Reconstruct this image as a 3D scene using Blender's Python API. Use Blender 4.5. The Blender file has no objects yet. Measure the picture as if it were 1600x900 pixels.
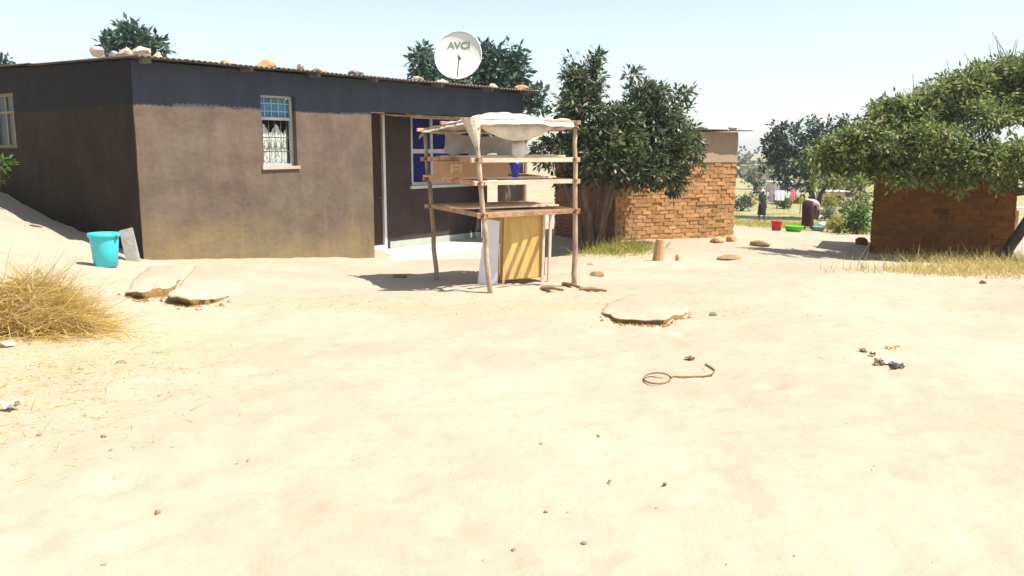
import bpy, bmesh, math, random
import numpy as np
from mathutils import Vector, Matrix, Euler
random.seed(11); rng = np.random.default_rng(11)
S = bpy.context.scene; COL = S.collection

# ------------------------------------------------------------------ camera, sky, sun, exposure
F, CH = 1330.0, 1.5                       # focal length in pixels of the 1600 wide photo, eye height
TH = math.atan(213 / F)                   # downward tilt
cd = bpy.data.cameras.new('camera'); cam = bpy.data.objects.new('camera', cd); COL.objects.link(cam)
cam.location = (0, 0, CH); cam.rotation_euler = (math.pi / 2 - TH, 0, 0)
cd.sensor_width = 36; cd.lens = 36 * F / 1600; cd.clip_start = .05; cd.clip_end = 3000
S.camera = cam
SUN_AZ, SUN_EL = math.radians(-17), math.radians(61.5)      # azimuth from +X (counter-clockwise)
sdir = Vector((math.cos(SUN_AZ) * math.cos(SUN_EL), math.sin(SUN_AZ) * math.cos(SUN_EL), math.sin(SUN_EL)))
w = bpy.data.worlds.new("World"); S.world = w; w.use_nodes = True
wn, wl = w.node_tree.nodes, w.node_tree.links
bg = wn['Background']; bg.inputs['Strength'].default_value = .122
sky = wn.new('ShaderNodeTexSky'); sky.sky_type = 'NISHITA'; sky.sun_disc = False
sky.sun_elevation = SUN_EL; sky.sun_rotation = math.pi / 2 - SUN_AZ
sky.altitude = 1200; sky.air_density = 1.0; sky.dust_density = 1.6; sky.ozone_density = 1.4
hs = wn.new('ShaderNodeHueSaturation'); hs.inputs['Saturation'].default_value = .6; hs.inputs['Hue'].default_value = .485
wl.new(sky.outputs[0], hs.inputs['Color']); wl.new(hs.outputs[0], bg.inputs['Color'])
sd = bpy.data.lights.new('sun', 'SUN'); sun = bpy.data.objects.new('sun', sd); COL.objects.link(sun)
sd.energy = 4.9; sd.angle = math.radians(.53); sd.color = (1, .95, .86)
sun.rotation_euler = sdir.to_track_quat('Z', 'Y').to_euler()
S.view_settings.view_transform = 'Standard'; S.view_settings.look = 'None'
S.view_settings.exposure = .74; S.view_settings.gamma = 1

# ------------------------------------------------------------------ helpers
def ray(px, py):
    u = (px - 800) / F; v = (450 - py) / F
    return np.array([u, math.cos(TH) + v * math.sin(TH), -math.sin(TH) + v * math.cos(TH)])
def at(px, py, Y):
    r = ray(px, py); p = np.array([0, 0, CH]) + r * Y / r[1]
    return Vector(p)
_tab = rng.random((256, 256))
def vnoise(x, y, s=1.0, o=0):
    x = np.asarray(x, float) / s + o * 17.3; y = np.asarray(y, float) / s + o * 31.7
    xi = np.floor(x).astype(int); yi = np.floor(y).astype(int); fx = x - xi; fy = y - yi
    fx = fx * fx * (3 - 2 * fx); fy = fy * fy * (3 - 2 * fy)
    g = lambda i, j: _tab[i % 256, j % 256]
    return (g(xi, yi) * (1 - fx) + g(xi + 1, yi) * fx) * (1 - fy) + (g(xi, yi + 1) * (1 - fx) + g(xi + 1, yi + 1) * fx) * fy - .5
YAW = math.radians(50.9)
HO = at(225, 405, 11.9); HA = Vector((math.cos(YAW), math.sin(YAW))); HB = Vector((-math.sin(YAW), math.cos(YAW)))
def hp(lx, ly): return (HO.x + HA.x * lx + HB.x * ly, HO.y + HA.y * lx + HB.y * ly)
CP = [(0,0,0),(-3,2,0),(3,2,0),(0,5,0),(0,8,-.08),(-3,8,0),(3,8,-.12),(6,8,-.2),(-.25,10.2,-.195),(.81,10.95,-.23),(-1.03,11.7,-.27),
      (-4,9.5,0),(-7.2,12,.5),(-9,10,.7),(-6,8,.3),(-3.6,6,.12),(-12,12,1.2),(-13,20,1.4),(-6,25,.3),(-20,30,1.6),
      (2,17,-.5),(5.35,20.5,-.57),(2.45,19.3,-.5),(7.97,19,-.76),(10.9,19,-.76),(8,14,-.5),(12,12,-.5),(15,20,-.9),(10.2,29,-1.18),(13.2,45,-2.15),
      (0,45,-1.5),(13,35,-1.6),(30,80,-2.3),(-30,80,0),(0,200,-2.5),(200,200,-2.5),(-200,200,1),(0,500,-2),(-400,500,1),(400,500,-2),(0,-60,0),(-100,-60,1),(100,-60,-1),(100,20,-2),(-100,20,3),(-400,-60,2),(400,-60,-1)]
for lx, ly, z in ((0,0,0),(2,0,-.17),(4.26,0,-.40),(7,0,-.66),(8.66,0,-.78),(0,2.44,.34),(0,4.86,.78),(8.6,3,-.7),(4,3,0),(4,6,.3)):
    x, y = hp(lx, ly); CP.append((x, y, z))
CP = np.array(CP, float)
_phi = lambda d2: np.sqrt(d2 + .6)
_A = _phi(((CP[:, None, :2] - CP[None, :, :2]) ** 2).sum(-1)); _n = len(CP)
_M = np.zeros((_n + 3, _n + 3)); _M[:_n, :_n] = _A + np.eye(_n) * -1e-3
_M[:_n, _n] = _M[_n, :_n] = 1; _M[:_n, _n + 1:] = CP[:, :2]; _M[_n + 1:, :_n] = CP[:, :2].T
_W = np.linalg.solve(_M, np.r_[CP[:, 2], 0, 0, 0])
def hz(x, y):
    x = np.asarray(x, float); y = np.asarray(y, float); sh = x.shape; xf = x.ravel(); yf = y.ravel()
    z = _W[_n] + _W[_n + 1] * xf + _W[_n + 2] * yf
    for k in range(_n): z = z + _W[k] * _phi((xf - CP[k, 0]) ** 2 + (yf - CP[k, 1]) ** 2)
    fade = 1 / (1 + ((np.hypot(xf, yf)) / 60) ** 2)
    z = z + fade * (.085 * vnoise(xf, yf, 1.7, 1) + .04 * vnoise(xf, yf, .7, 2) + .03 * vnoise(xf, yf, .28, 3) + .014 * vnoise(xf, yf, .12, 4))
    return z.reshape(sh)
def gz(x, y): return float(hz(np.array([x]), np.array([y]))[0])
def hit(px, py, dz=0.0):
    r = ray(px, py); o = np.array([0, 0, CH]); t = np.linspace(1, 130, 2600)
    p = o[None] + r[None] * t[:, None]; h = hz(p[:, 0], p[:, 1]); b = np.where(p[:, 2] < h)[0]
    i = b[0] if len(b) else 2599
    a, c = t[max(i - 1, 0)], t[i]
    for _ in range(12):
        m = (a + c) / 2; q = o + r * m
        if q[2] < gz(q[0], q[1]): c = m
        else: a = m
    q = o + r * c; return Vector((q[0], q[1], gz(q[0], q[1]) + dz))

def nodes(m):
    m.use_nodes = True; return m.node_tree.nodes, m.node_tree.links, m.node_tree.nodes['Principled BSDF']
def mat(name, c1, c2=None, scale=4, rough=.85, bump=.0, bscale=None, detail=6, rand=0, spec=.3, metal=0, stretch=None, lo=.3, hi=.7):
    m = bpy.data.materials.new(name); n, l, p = nodes(m)
    p.inputs['Roughness'].default_value = rough; p.inputs['Specular IOR Level'].default_value = spec; p.inputs['Metallic'].default_value = metal
    tc = n.new('ShaderNodeTexCoord'); src = tc.outputs['Object']
    if stretch:
        mp = n.new('ShaderNodeMapping'); mp.inputs['Scale'].default_value = stretch; l.new(src, mp.inputs[0]); src = mp.outputs[0]
    nz = n.new('ShaderNodeTexNoise'); nz.inputs['Scale'].default_value = scale; nz.inputs['Detail'].default_value = detail; nz.inputs['Roughness'].default_value = .65
    l.new(src, nz.inputs['Vector'])
    cr = n.new('ShaderNodeValToRGB'); l.new(nz.outputs[0], cr.inputs[0])
    cr.color_ramp.elements[0].position = lo; cr.color_ramp.elements[1].position = hi
    cr.color_ramp.elements[0].color = (*c1, 1); cr.color_ramp.elements[1].color = (*(c2 or c1), 1)
    out = cr.outputs[0]
    if rand:
        oi = n.new('ShaderNodeObjectInfo'); mr = n.new('ShaderNodeMapRange'); mr.inputs[3].default_value = 1 - rand; mr.inputs[4].default_value = 1 + rand
        l.new(oi.outputs['Random'], mr.inputs[0]); hs = n.new('ShaderNodeHueSaturation'); l.new(mr.outputs[0], hs.inputs['Value']); l.new(out, hs.inputs['Color']); out = hs.outputs[0]
    l.new(out, p.inputs['Base Color'])
    if bump:
        b = n.new('ShaderNodeBump'); b.inputs['Strength'].default_value = bump; b.inputs['Distance'].default_value = .03
        n2 = n.new('ShaderNodeTexNoise'); n2.inputs['Scale'].default_value = bscale or scale * 4; n2.inputs['Detail'].default_value = 8
        l.new(src, n2.inputs['Vector']); l.new(n2.outputs[0], b.inputs['Height']); l.new(b.outputs[0], p.inputs['Normal'])
    return m
def leafmat(name, cols, trans=.35, rough=.5):
    m = bpy.data.materials.new(name); n, l, p = nodes(m)
    g = n.new('ShaderNodeNewGeometry'); cr = n.new('ShaderNodeValToRGB'); l.new(g.outputs['Random Per Island'], cr.inputs[0])
    els = cr.color_ramp.elements
    while len(els) < len(cols): els.new(.5)
    for i, c in enumerate(cols): els[i].position = i / (len(cols) - 1); els[i].color = (*c, 1)
    p.inputs['Roughness'].default_value = rough; p.inputs['Specular IOR Level'].default_value = .35
    l.new(cr.outputs[0], p.inputs['Base Color'])
    t = n.new('ShaderNodeBsdfTranslucent'); l.new(cr.outputs[0], t.inputs[0])
    mx = n.new('ShaderNodeMixShader'); mx.inputs[0].default_value = trans
    l.new(p.outputs[0], mx.inputs[1]); l.new(t.outputs[0], mx.inputs[2]); l.new(mx.outputs[0], n['Material Output'].inputs[0])
    return m
def link(name, me, m=None, parent=None, smooth=False):
    o = bpy.data.objects.new(name, me); COL.objects.link(o)
    if m is not None and not me.materials:
        for q in (m if isinstance(m, (list, tuple)) else [m]): me.materials.append(q)
    if parent is not None: o.parent = parent
    if smooth: me.polygons.foreach_set('use_smooth', [True] * len(me.polygons))
    return o
def mk(name, v, f, m=None, parent=None, smooth=False):
    me = bpy.data.meshes.new(name); me.from_pydata([tuple(p) for p in v], [], f); me.update()
    return link(name, me, m, parent, smooth)
def tag(o, label=None, cat=None, group=None, kind=None):
    if label: o['label'] = label
    if cat: o['category'] = cat
    if group: o['group'] = group
    if kind: o['kind'] = kind
    return o
def empty(name, loc, rz=0, label=None, cat=None, group=None):
    o = bpy.data.objects.new(name, None); COL.objects.link(o); o.location = loc; o.rotation_euler = (0, 0, rz); o.empty_display_size = .2
    return tag(o, label, cat, group)
class MB:
    def __init__(s): s.v = []; s.f = []; s.mi = []
    def add(s, v, f, mi=0):
        b = len(s.v); s.v += [tuple(p) for p in v]; s.f += [tuple(i + b for i in q) for q in f]; s.mi += [mi] * len(f)
    def box(s, x0, x1, y0, y1, z0, z1, mi=0, M=None, j=0):
        v = [Vector((x, y, z)) + Vector((random.uniform(-j, j), random.uniform(-j, j), random.uniform(-j, j))) for z in (z0, z1) for x, y in ((x0, y0), (x1, y0), (x1, y1), (x0, y1))]
        if M is not None: v = [M @ p for p in v]
        s.add(v, [(3, 2, 1, 0), (4, 5, 6, 7), (0, 1, 5, 4), (1, 2, 6, 5), (2, 3, 7, 6), (3, 0, 4, 7)], mi)
    def beam(s, a, b, wd, ht, up=(0, 0, 1), j=0, mi=0):
        a = Vector(a); b = Vector(b); d = (b - a).normalized(); sd_ = d.cross(Vector(up))
        if sd_.length < 1e-4: sd_ = Vector((1, 0, 0))
        sd_.normalize(); u = sd_.cross(d)
        v = [p + sd_ * (sx * wd / 2) + u * (uz * ht / 2) + Vector((random.uniform(-j, j), random.uniform(-j, j), random.uniform(-j, j))) for p in (a, b) for sx, uz in ((-1, -1), (1, -1), (1, 1), (-1, 1))]
        s.add(v, [(0, 1, 2, 3), (7, 6, 5, 4), (0, 4, 5, 1), (1, 5, 6, 2), (2, 6, 7, 3), (3, 7, 4, 0)], mi)
    def tube(s, pts, rad, n=8, caps=True, mi=0):
        pts = [Vector(p) for p in pts]; rad = rad if isinstance(rad, (list, tuple)) else [rad] * len(pts); R = []
        ref = Vector((.3, .9, .2))
        for i, p in enumerate(pts):
            d = (pts[min(i + 1, len(pts) - 1)] - pts[max(i - 1, 0)]).normalized(); u = d.cross(ref)
            if u.length < .05: u = d.cross(Vector((1, 0, 0)))
            u.normalize(); w_ = d.cross(u)
            R += [p + (u * math.cos(2 * math.pi * k / n) + w_ * math.sin(2 * math.pi * k / n)) * rad[i] for k in range(n)]
        f = [(i * n + k, i * n + (k + 1) % n, (i + 1) * n + (k + 1) % n, (i + 1) * n + k) for i in range(len(pts) - 1) for k in range(n)]
        if caps: f += [tuple(range(n))[::-1], tuple(range((len(pts) - 1) * n, len(pts) * n))]
        s.add(R, f, mi)
    def lathe(s, prof, n=24, c=(0, 0, 0), mi=0):
        v = []; f = []
        for r, z in prof: v += [(c[0] + r * math.cos(2 * math.pi * k / n), c[1] + r * math.sin(2 * math.pi * k / n), c[2] + z) for k in range(n)]
        for i in range(len(prof) - 1): f += [(i * n + k, i * n + (k + 1) % n, (i + 1) * n + (k + 1) % n, (i + 1) * n + k) for k in range(n)]
        s.add(v, f, mi)
    def build(s, name, m, parent=None, smooth=False):
        o = mk(name, s.v, s.f, m, parent, smooth)
        if any(s.mi): o.data.polygons.foreach_set('material_index', s.mi)
        return o
def slabwall(L0, L1, z0, z1, th, holes=(), step=.22, j=.006, top=None):
    """upright wall in the x-z plane, outer face at y=0, with real openings; unevenly plastered"""
    xs = {L0, L1}; zs = {z0, z1}
    for h in holes: xs |= {h[0], h[1]}; zs |= {max(h[2], z0), h[3]}
    def ref(a):
        a = sorted(a); o = []
        for p, q in zip(a, a[1:]):
            k = max(1, int((q - p) / step)); o += [p + (q - p) * i / k for i in range(k)]
        return o + [a[-1]]
    xs, zs = ref(xs), ref(zs); nx, nz = len(xs), len(zs)
    inh = lambda x, z: any(h[0] < x < h[1] and h[2] < z < h[3] for h in holes)
    v = []
    for y in (0, th):
        for z in zs:
            for x in xs: v.append((x, y + (random.uniform(-j, j) if y == 0 else 0), z))
    I = lambda i, k, s: s * nx * nz + k * nx + i
    cell = [[not inh((xs[i] + xs[i + 1]) / 2, (zs[k] + zs[k + 1]) / 2) for k in range(nz - 1)] for i in range(nx - 1)]
    f = []
    C = lambda i, k: 0 <= i < nx - 1 and 0 <= k < nz - 1 and cell[i][k]
    for i in range(nx - 1):
        for k in range(nz - 1):
            if not cell[i][k]: continue
            f.append((I(i, k, 0), I(i + 1, k, 0), I(i + 1, k + 1, 0), I(i, k + 1, 0)))
            f.append((I(i, k + 1, 1), I(i + 1, k + 1, 1), I(i + 1, k, 1), I(i, k, 1)))
            if not C(i - 1, k): f.append((I(i, k, 1), I(i, k, 0), I(i, k + 1, 0), I(i, k + 1, 1)))
            if not C(i + 1, k): f.append((I(i + 1, k, 0), I(i + 1, k, 1), I(i + 1, k + 1, 1), I(i + 1, k + 1, 0)))
            if not C(i, k - 1): f.append((I(i, k, 1), I(i + 1, k, 1), I(i + 1, k, 0), I(i, k, 0)))
            if not C(i, k + 1): f.append((I(i, k + 1, 0), I(i + 1, k + 1, 0), I(i + 1, k + 1, 1), I(i, k + 1, 1)))
    return v, f
def rock_mesh(name, sx, sy, sz, m, seed=0, sub=2, rough=.25):
    bm = bmesh.new(); bmesh.ops.create_icosphere(bm, subdivisions=sub, radius=1); r = random.Random(seed)
    pl = [(Vector((r.gauss(0, 1), r.gauss(0, 1), r.gauss(0, 1))).normalized(), r.uniform(.55, .9)) for _ in range(7)]
    for v in bm.verts:
        for nrm, d in pl:
            k = v.co.dot(nrm)
            if k > d: v.co -= nrm * (k - d)
        v.co *= 1 + r.uniform(-rough, rough) * .35
        v.co = Vector((v.co.x * sx, v.co.y * sy, v.co.z * sz))
    me = bpy.data.meshes.new(name); bm.to_mesh(me); bm.free(); me.materials.append(m); return me
def blades(name, P, D, L, W, m, parent=None, bend=.35, segs=2):
    """thin tapering stalks: base points, directions, lengths, widths"""
    n = len(P); P = np.asarray(P); D = np.asarray(D); D = D / np.linalg.norm(D, axis=1, keepdims=True)
    sd_ = np.cross(D, rng.normal(size=(n, 3))); sd_ /= np.linalg.norm(sd_, axis=1, keepdims=True) + 1e-9
    bd = rng.normal(size=(n, 3)) * bend; bd[:, 2] -= bend * .6
    rows = []
    for s in range(segs + 1):
        t = s / segs; c = P + D * (L * t)[:, None] + bd * (L * t * t)[:, None]; wd = W * (1 - .8 * t)
        rows += [c - sd_ * wd[:, None] / 2, c + sd_ * wd[:, None] / 2]
    k = len(rows); V = np.stack(rows, 1).reshape(-1, 3); b = (np.arange(n) * k)[:, None]
    Fq = np.concatenate([b + np.array([[2 * s, 2 * s + 1, 2 * s + 3, 2 * s + 2]]) for s in range(segs)], 1).reshape(-1, 4)
    return npmesh(name, V, Fq, m, parent)
def npmesh(name, V, Fq, m, parent=None):
    me = bpy.data.meshes.new(name); k = Fq.shape[1]
    me.vertices.add(len(V)); me.vertices.foreach_set('co', V.astype(np.float32).ravel())
    me.loops.add(Fq.size); me.loops.foreach_set('vertex_index', Fq.astype(np.int32).ravel())
    me.polygons.add(len(Fq)); me.polygons.foreach_set('loop_start', (np.arange(len(Fq)) * k).astype(np.int32))
    me.update(calc_edges=True); me.validate()
    return link(name, me, m, parent)
def leafcloud(name, clusters, size, m, parent=None, twig=.22, per=14, droop=.35, origin=(0, 0, 0), asp=.36):
    """clusters: (centre, (rx,ry,rz), leaves). Leaves sit in rosettes round twig tips spread through each cluster."""
    C = []; D = []
    for c, r, n in clusters:
        k = max(1, int(n / per)); d = rng.normal(size=(k, 3)); d /= np.linalg.norm(d, axis=1, keepdims=True)
        t = d * (rng.random((k, 1)) ** .42) * np.array(r)
        t *= 1 + .25 * rng.normal(size=(k, 1)) * .6
        tips = np.array(c) + t
        q = np.repeat(tips, per, 0); dd = rng.normal(size=(len(q), 3)); dd[:, 2] += .25
        dd += np.repeat(d, per, 0) * .7; dd /= np.linalg.norm(dd, axis=1, keepdims=True)
        C.append(q + dd * twig * rng.random((len(q), 1)) * (.4 + .6 * rng.random((len(q), 1)))); dd = dd.copy(); dd[:, 2] -= droop; D.append(dd)
    C = np.concatenate(C) - np.array(origin); D = np.concatenate(D); n = len(C); D /= np.linalg.norm(D, axis=1, keepdims=True)
    up = rng.normal(size=(n, 3)) * .6 + np.array([0, 0, 1]); s = np.cross(D, up); s /= np.linalg.norm(s, axis=1, keepdims=True) + 1e-9
    L = (size * (.6 + .8 * rng.random(n)))[:, None]; nn = np.cross(s, D)
    V = np.stack([C, C + D * L * .5 + s * L * asp / 2 + nn * L * .04, C + D * L, C + D * L * .5 - s * L * asp / 2 + nn * L * .04], 1).reshape(-1, 3)
    Fq = (np.arange(n) * 4)[:, None] + np.array([[0, 1, 2, 3]])
    return npmesh(name, V, Fq, m, parent)
def tree(name, label, group, base, stems, clusters, size, lm, tm, twig=.22, per=14, cat='tree', asp=.36, trunkname='trunk'):
    t = empty(name, base, 0, label, cat, group); b = Vector(base); mb = MB()
    for pts, rad in stems:
        P = [Vector(p) - b for p in pts]; Q = []; Rr = []
        for i in range(len(P) - 1):
            for k in range(4):
                q = P[i].lerp(P[i + 1], k / 4); jt = rad[i] * .35 if (i or k) else 0
                Q.append(q + Vector((random.uniform(-jt, jt), random.uniform(-jt, jt), 0))); Rr.append(rad[i] + (rad[i + 1] - rad[i]) * k / 4)
        Q.append(P[-1]); Rr.append(rad[-1]); mb.tube(Q, Rr, 8)
    mb.build(trunkname, tm, t, True)
    leafcloud('crown', clusters, size, lm, t, twig, per, origin=b, asp=asp)
    return t
def skinned(name, V, E, m, parent, sub=2):
    """one continuous surface grown round a skeleton: V = {joint: (pos, rx, ry)}"""
    ks = list(V); me = bpy.data.meshes.new(name); me.from_pydata([V[k][0] for k in ks], [(ks.index(a), ks.index(b)) for a, b in E], [])
    o = bpy.data.objects.new(name, me); COL.objects.link(o); md = o.modifiers.new('skin', 'SKIN'); md.use_smooth_shade = True
    for i, k in enumerate(ks): me.skin_vertices[0].data[i].radius = V[k][1:3]; me.skin_vertices[0].data[i].use_root = i == 0
    sb = o.modifiers.new('sub', 'SUBSURF'); sb.levels = sb.render_levels = sub
    dg = bpy.context.evaluated_depsgraph_get(); nm = bpy.data.meshes.new_from_object(o.evaluated_get(dg)); bpy.data.objects.remove(o)
    nm.name = name; nm.materials.clear()
    return link(name, nm, m, parent, True)

# ------------------------------------------------------------------ materials
def groundmat():
    m = bpy.data.materials.new('dry_sand'); n, l, p = nodes(m); p.inputs['Roughness'].default_value = .95; p.inputs['Specular IOR Level'].default_value = .15
    tc = n.new('ShaderNodeTexCoord')
    def nz(s, d=6, r=.6):
        q = n.new('ShaderNodeTexNoise'); q.inputs['Scale'].default_value = s; q.inputs['Detail'].default_value = d; q.inputs['Roughness'].default_value = r; l.new(tc.outputs['Object'], q.inputs[0]); return q.outputs[0]
    def ramp(src, a, b, c1, c2):
        q = n.new('ShaderNodeValToRGB'); l.new(src, q.inputs[0]); q.color_ramp.elements[0].position = a; q.color_ramp.elements[1].position = b
        q.color_ramp.elements[0].color = (*c1, 1); q.color_ramp.elements[1].color = (*c2, 1); return q.outputs[0]
    def mix(f, a, b, mode='MIX'):
        q = n.new('ShaderNodeMix'); q.data_type = 'RGBA'; q.blend_type = mode
        if isinstance(f, float): q.inputs[0].default_value = f
        else: l.new(f, q.inputs[0])
        l.new(a, q.inputs[6]); l.new(b, q.inputs[7]); return q.outputs[2]
    base = ramp(nz(.35), .35, .68, SAND1, SAND2)
    fine = ramp(nz(9, 8, .7), .25, .75, (.86, .84, .80), (1.04, 1.03, 1.0))
    c = mix(1.0, base, fine, 'MULTIPLY')
    # dry-grass litter, heavier at the left, behind and at the far right, painted by a vertex attribute
    at_ = n.new('ShaderNodeAttribute'); at_.attribute_name = 'litter'
    ad = n.new('ShaderNodeMath'); ad.operation = 'MULTIPLY'; l.new(at_.outputs['Fac'], ad.inputs[0])
    l.new(ramp(nz(14, 5, .7), .38, .6, (0, 0, 0), (1, 1, 1)), ad.inputs[1])
    yl = ramp(nz(30, 3), .3, .7, (.31, .26, .13), (.45, .385, .23))
    c = mix(ad.outputs[0], c, yl)
    ge = n.new('ShaderNodeAttribute'); ge.attribute_name = 'green'
    g2 = n.new('ShaderNodeMath'); g2.operation = 'MULTIPLY'; l.new(ge.outputs['Fac'], g2.inputs[0]); l.new(ramp(nz(1.2, 6, .7), .35, .6, (0, 0, 0), (1, 1, 1)), g2.inputs[1])
    gr = ramp(nz(3, 5), .3, .7, (.16, .18, .045), (.33, .32, .11)); c = mix(g2.outputs[0], c, gr)
    l.new(c, p.inputs['Base Color'])
    b = n.new('ShaderNodeBump'); b.inputs['Strength'].default_value = .36; b.inputs['Distance'].default_value = .03
    mx = n.new('ShaderNodeMath'); mx.operation = 'ADD'; l.new(nz(14, 9, .65), mx.inputs[0]); l.new(nz(3.2, 4), mx.inputs[1])
    l.new(mx.outputs[0], b.inputs['Height']); l.new(b.outputs[0], p.inputs['Normal'])
    return m
SAND1, SAND2 = (.395, .326, .254), (.49, .408, .325)
M = {}
M['ground'] = groundmat()
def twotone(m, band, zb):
    """darker slate tone above a wavering line, rain streaks and patches below"""
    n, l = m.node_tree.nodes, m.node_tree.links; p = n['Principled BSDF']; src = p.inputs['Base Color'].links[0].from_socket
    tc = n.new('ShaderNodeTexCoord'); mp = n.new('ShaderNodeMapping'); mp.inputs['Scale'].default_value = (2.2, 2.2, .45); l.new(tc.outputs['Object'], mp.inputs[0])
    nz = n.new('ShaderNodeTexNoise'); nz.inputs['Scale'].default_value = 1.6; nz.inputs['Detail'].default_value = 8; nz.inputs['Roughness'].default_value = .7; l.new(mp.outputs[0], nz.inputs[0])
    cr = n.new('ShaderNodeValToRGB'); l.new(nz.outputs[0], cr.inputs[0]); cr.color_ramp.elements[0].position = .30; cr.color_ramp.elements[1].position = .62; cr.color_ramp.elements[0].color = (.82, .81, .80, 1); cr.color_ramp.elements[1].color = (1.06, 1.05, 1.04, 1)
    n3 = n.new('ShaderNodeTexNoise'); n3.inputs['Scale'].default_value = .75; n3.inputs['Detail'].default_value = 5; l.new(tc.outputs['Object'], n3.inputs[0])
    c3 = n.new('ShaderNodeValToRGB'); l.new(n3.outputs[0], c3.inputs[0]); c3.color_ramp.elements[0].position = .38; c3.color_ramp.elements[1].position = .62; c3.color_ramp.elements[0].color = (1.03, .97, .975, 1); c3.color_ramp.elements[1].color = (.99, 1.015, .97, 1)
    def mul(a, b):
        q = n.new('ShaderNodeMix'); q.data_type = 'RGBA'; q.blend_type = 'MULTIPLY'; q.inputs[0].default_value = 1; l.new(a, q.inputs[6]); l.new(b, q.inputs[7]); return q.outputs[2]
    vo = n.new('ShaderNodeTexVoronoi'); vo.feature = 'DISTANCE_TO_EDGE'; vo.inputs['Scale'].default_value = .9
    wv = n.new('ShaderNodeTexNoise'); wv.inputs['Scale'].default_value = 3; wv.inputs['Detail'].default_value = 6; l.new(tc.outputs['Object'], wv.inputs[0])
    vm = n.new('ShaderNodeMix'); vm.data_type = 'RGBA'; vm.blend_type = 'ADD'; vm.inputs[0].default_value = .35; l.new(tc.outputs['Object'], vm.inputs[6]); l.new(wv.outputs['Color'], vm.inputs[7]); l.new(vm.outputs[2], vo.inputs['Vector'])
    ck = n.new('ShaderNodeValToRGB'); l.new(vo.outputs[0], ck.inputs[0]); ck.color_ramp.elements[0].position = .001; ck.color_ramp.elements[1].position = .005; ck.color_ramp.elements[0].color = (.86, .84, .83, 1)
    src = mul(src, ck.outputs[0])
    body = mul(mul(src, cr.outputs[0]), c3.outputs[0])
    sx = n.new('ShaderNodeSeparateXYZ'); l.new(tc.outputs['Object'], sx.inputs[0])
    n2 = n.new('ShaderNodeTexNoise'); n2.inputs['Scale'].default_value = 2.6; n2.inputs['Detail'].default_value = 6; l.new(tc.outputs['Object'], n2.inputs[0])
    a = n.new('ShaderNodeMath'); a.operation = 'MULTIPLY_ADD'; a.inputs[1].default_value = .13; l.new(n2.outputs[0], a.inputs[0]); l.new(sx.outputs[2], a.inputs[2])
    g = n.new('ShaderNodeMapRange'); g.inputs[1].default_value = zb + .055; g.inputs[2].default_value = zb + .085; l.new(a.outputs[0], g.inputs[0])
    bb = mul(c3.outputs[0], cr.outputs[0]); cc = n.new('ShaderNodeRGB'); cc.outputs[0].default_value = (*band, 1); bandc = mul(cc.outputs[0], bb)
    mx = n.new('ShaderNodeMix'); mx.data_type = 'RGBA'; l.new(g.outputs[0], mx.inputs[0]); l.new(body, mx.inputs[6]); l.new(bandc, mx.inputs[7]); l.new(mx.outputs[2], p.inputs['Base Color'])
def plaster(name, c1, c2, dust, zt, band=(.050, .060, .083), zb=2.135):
    m = mat(name, c1, c2, 1.6, .92, .35, 11, 8, lo=.32, hi=.66); n, l = m.node_tree.nodes, m.node_tree.links; p = n['Principled BSDF']
    src = p.inputs['Base Color'].links[0].from_socket
    tc = n.new('ShaderNodeTexCoord'); sx = n.new('ShaderNodeSeparateXYZ'); l.new(tc.outputs['Object'], sx.inputs[0])
    nz = n.new('ShaderNodeTexNoise'); nz.inputs['Scale'].default_value = 2.2; nz.inputs['Detail'].default_value = 7; l.new(tc.outputs['Object'], nz.inputs[0])
    # height above the sloping ground: z + .093 x
    a = n.new('ShaderNodeMath'); a.operation = 'MULTIPLY_ADD'; a.inputs[1].default_value = .093; l.new(sx.outputs[0], a.inputs[0]); l.new(sx.outputs[2], a.inputs[2])
    b = n.new('ShaderNodeMath'); b.operation = 'MULTIPLY_ADD'; b.inputs[1].default_value = -1.4; b.inputs[2].default_value = .7; l.new(nz.outputs[0], b.inputs[0])
    c = n.new('ShaderNodeMath'); c.operation = 'ADD'; l.new(a.outputs[0], c.inputs[0]); l.new(b.outputs[0], c.inputs[1])
    r = n.new('ShaderNodeMapRange'); r.inputs[1].default_value = 0; r.inputs[2].default_value = zt; r.inputs[3].default_value = .85; r.inputs[4].default_value = 0; l.new(c.outputs[0], r.inputs[0])
    mx = n.new('ShaderNodeMix'); mx.data_type = 'RGBA'; l.new(r.outputs[0], mx.inputs[0]); l.new(src, mx.inputs[6]); mx.inputs[7].default_value = (*dust, 1)
    l.new(mx.outputs[2], p.inputs['Base Color']); twotone(m, band, zb); return m
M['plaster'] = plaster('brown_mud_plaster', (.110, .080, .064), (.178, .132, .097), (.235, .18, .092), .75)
M['darkplaster'] = mat('shaded_mud_plaster', (.020, .014, .009), (.042, .030, .019), 1.3, .95, .4, 9); twotone(M['darkplaster'], (.016, .016, .018), 2.135)  # side wall plaster, its shade put into the near-black colour
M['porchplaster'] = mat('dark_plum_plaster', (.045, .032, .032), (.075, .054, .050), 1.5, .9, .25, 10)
M['skirt'] = mat('grey_green_paint', (.36, .40, .34), (.46, .48, .42), 5, .7)
M['concrete'] = mat('pale_concrete', (.5, .46, .40), (.62, .58, .52), 3, .9, .25, 20)
M['iron'] = mat('galvanised_rusty_iron', (.06, .045, .04), (.17, .14, .13), 2.5, .6, .1, 20, metal=.4)
M['rafter'] = mat('weathered_rafter', (.10, .09, .085), (.20, .18, .17), 6, .8, .3)
M['white'] = mat('off_white_paint', (.66, .66, .64), (.78, .78, .76), 6, .6)
M['greywhite'] = mat('dulled_white_paint', (.40, .42, .43), (.56, .58, .58), 7, .7)  # white paint greyed, the porch frame's shade put into the colour
M['door'] = mat('dark_brown_door', (.035, .02, .015), (.065, .037, .028), 5, .6, stretch=(1, 1, .2))
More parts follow.
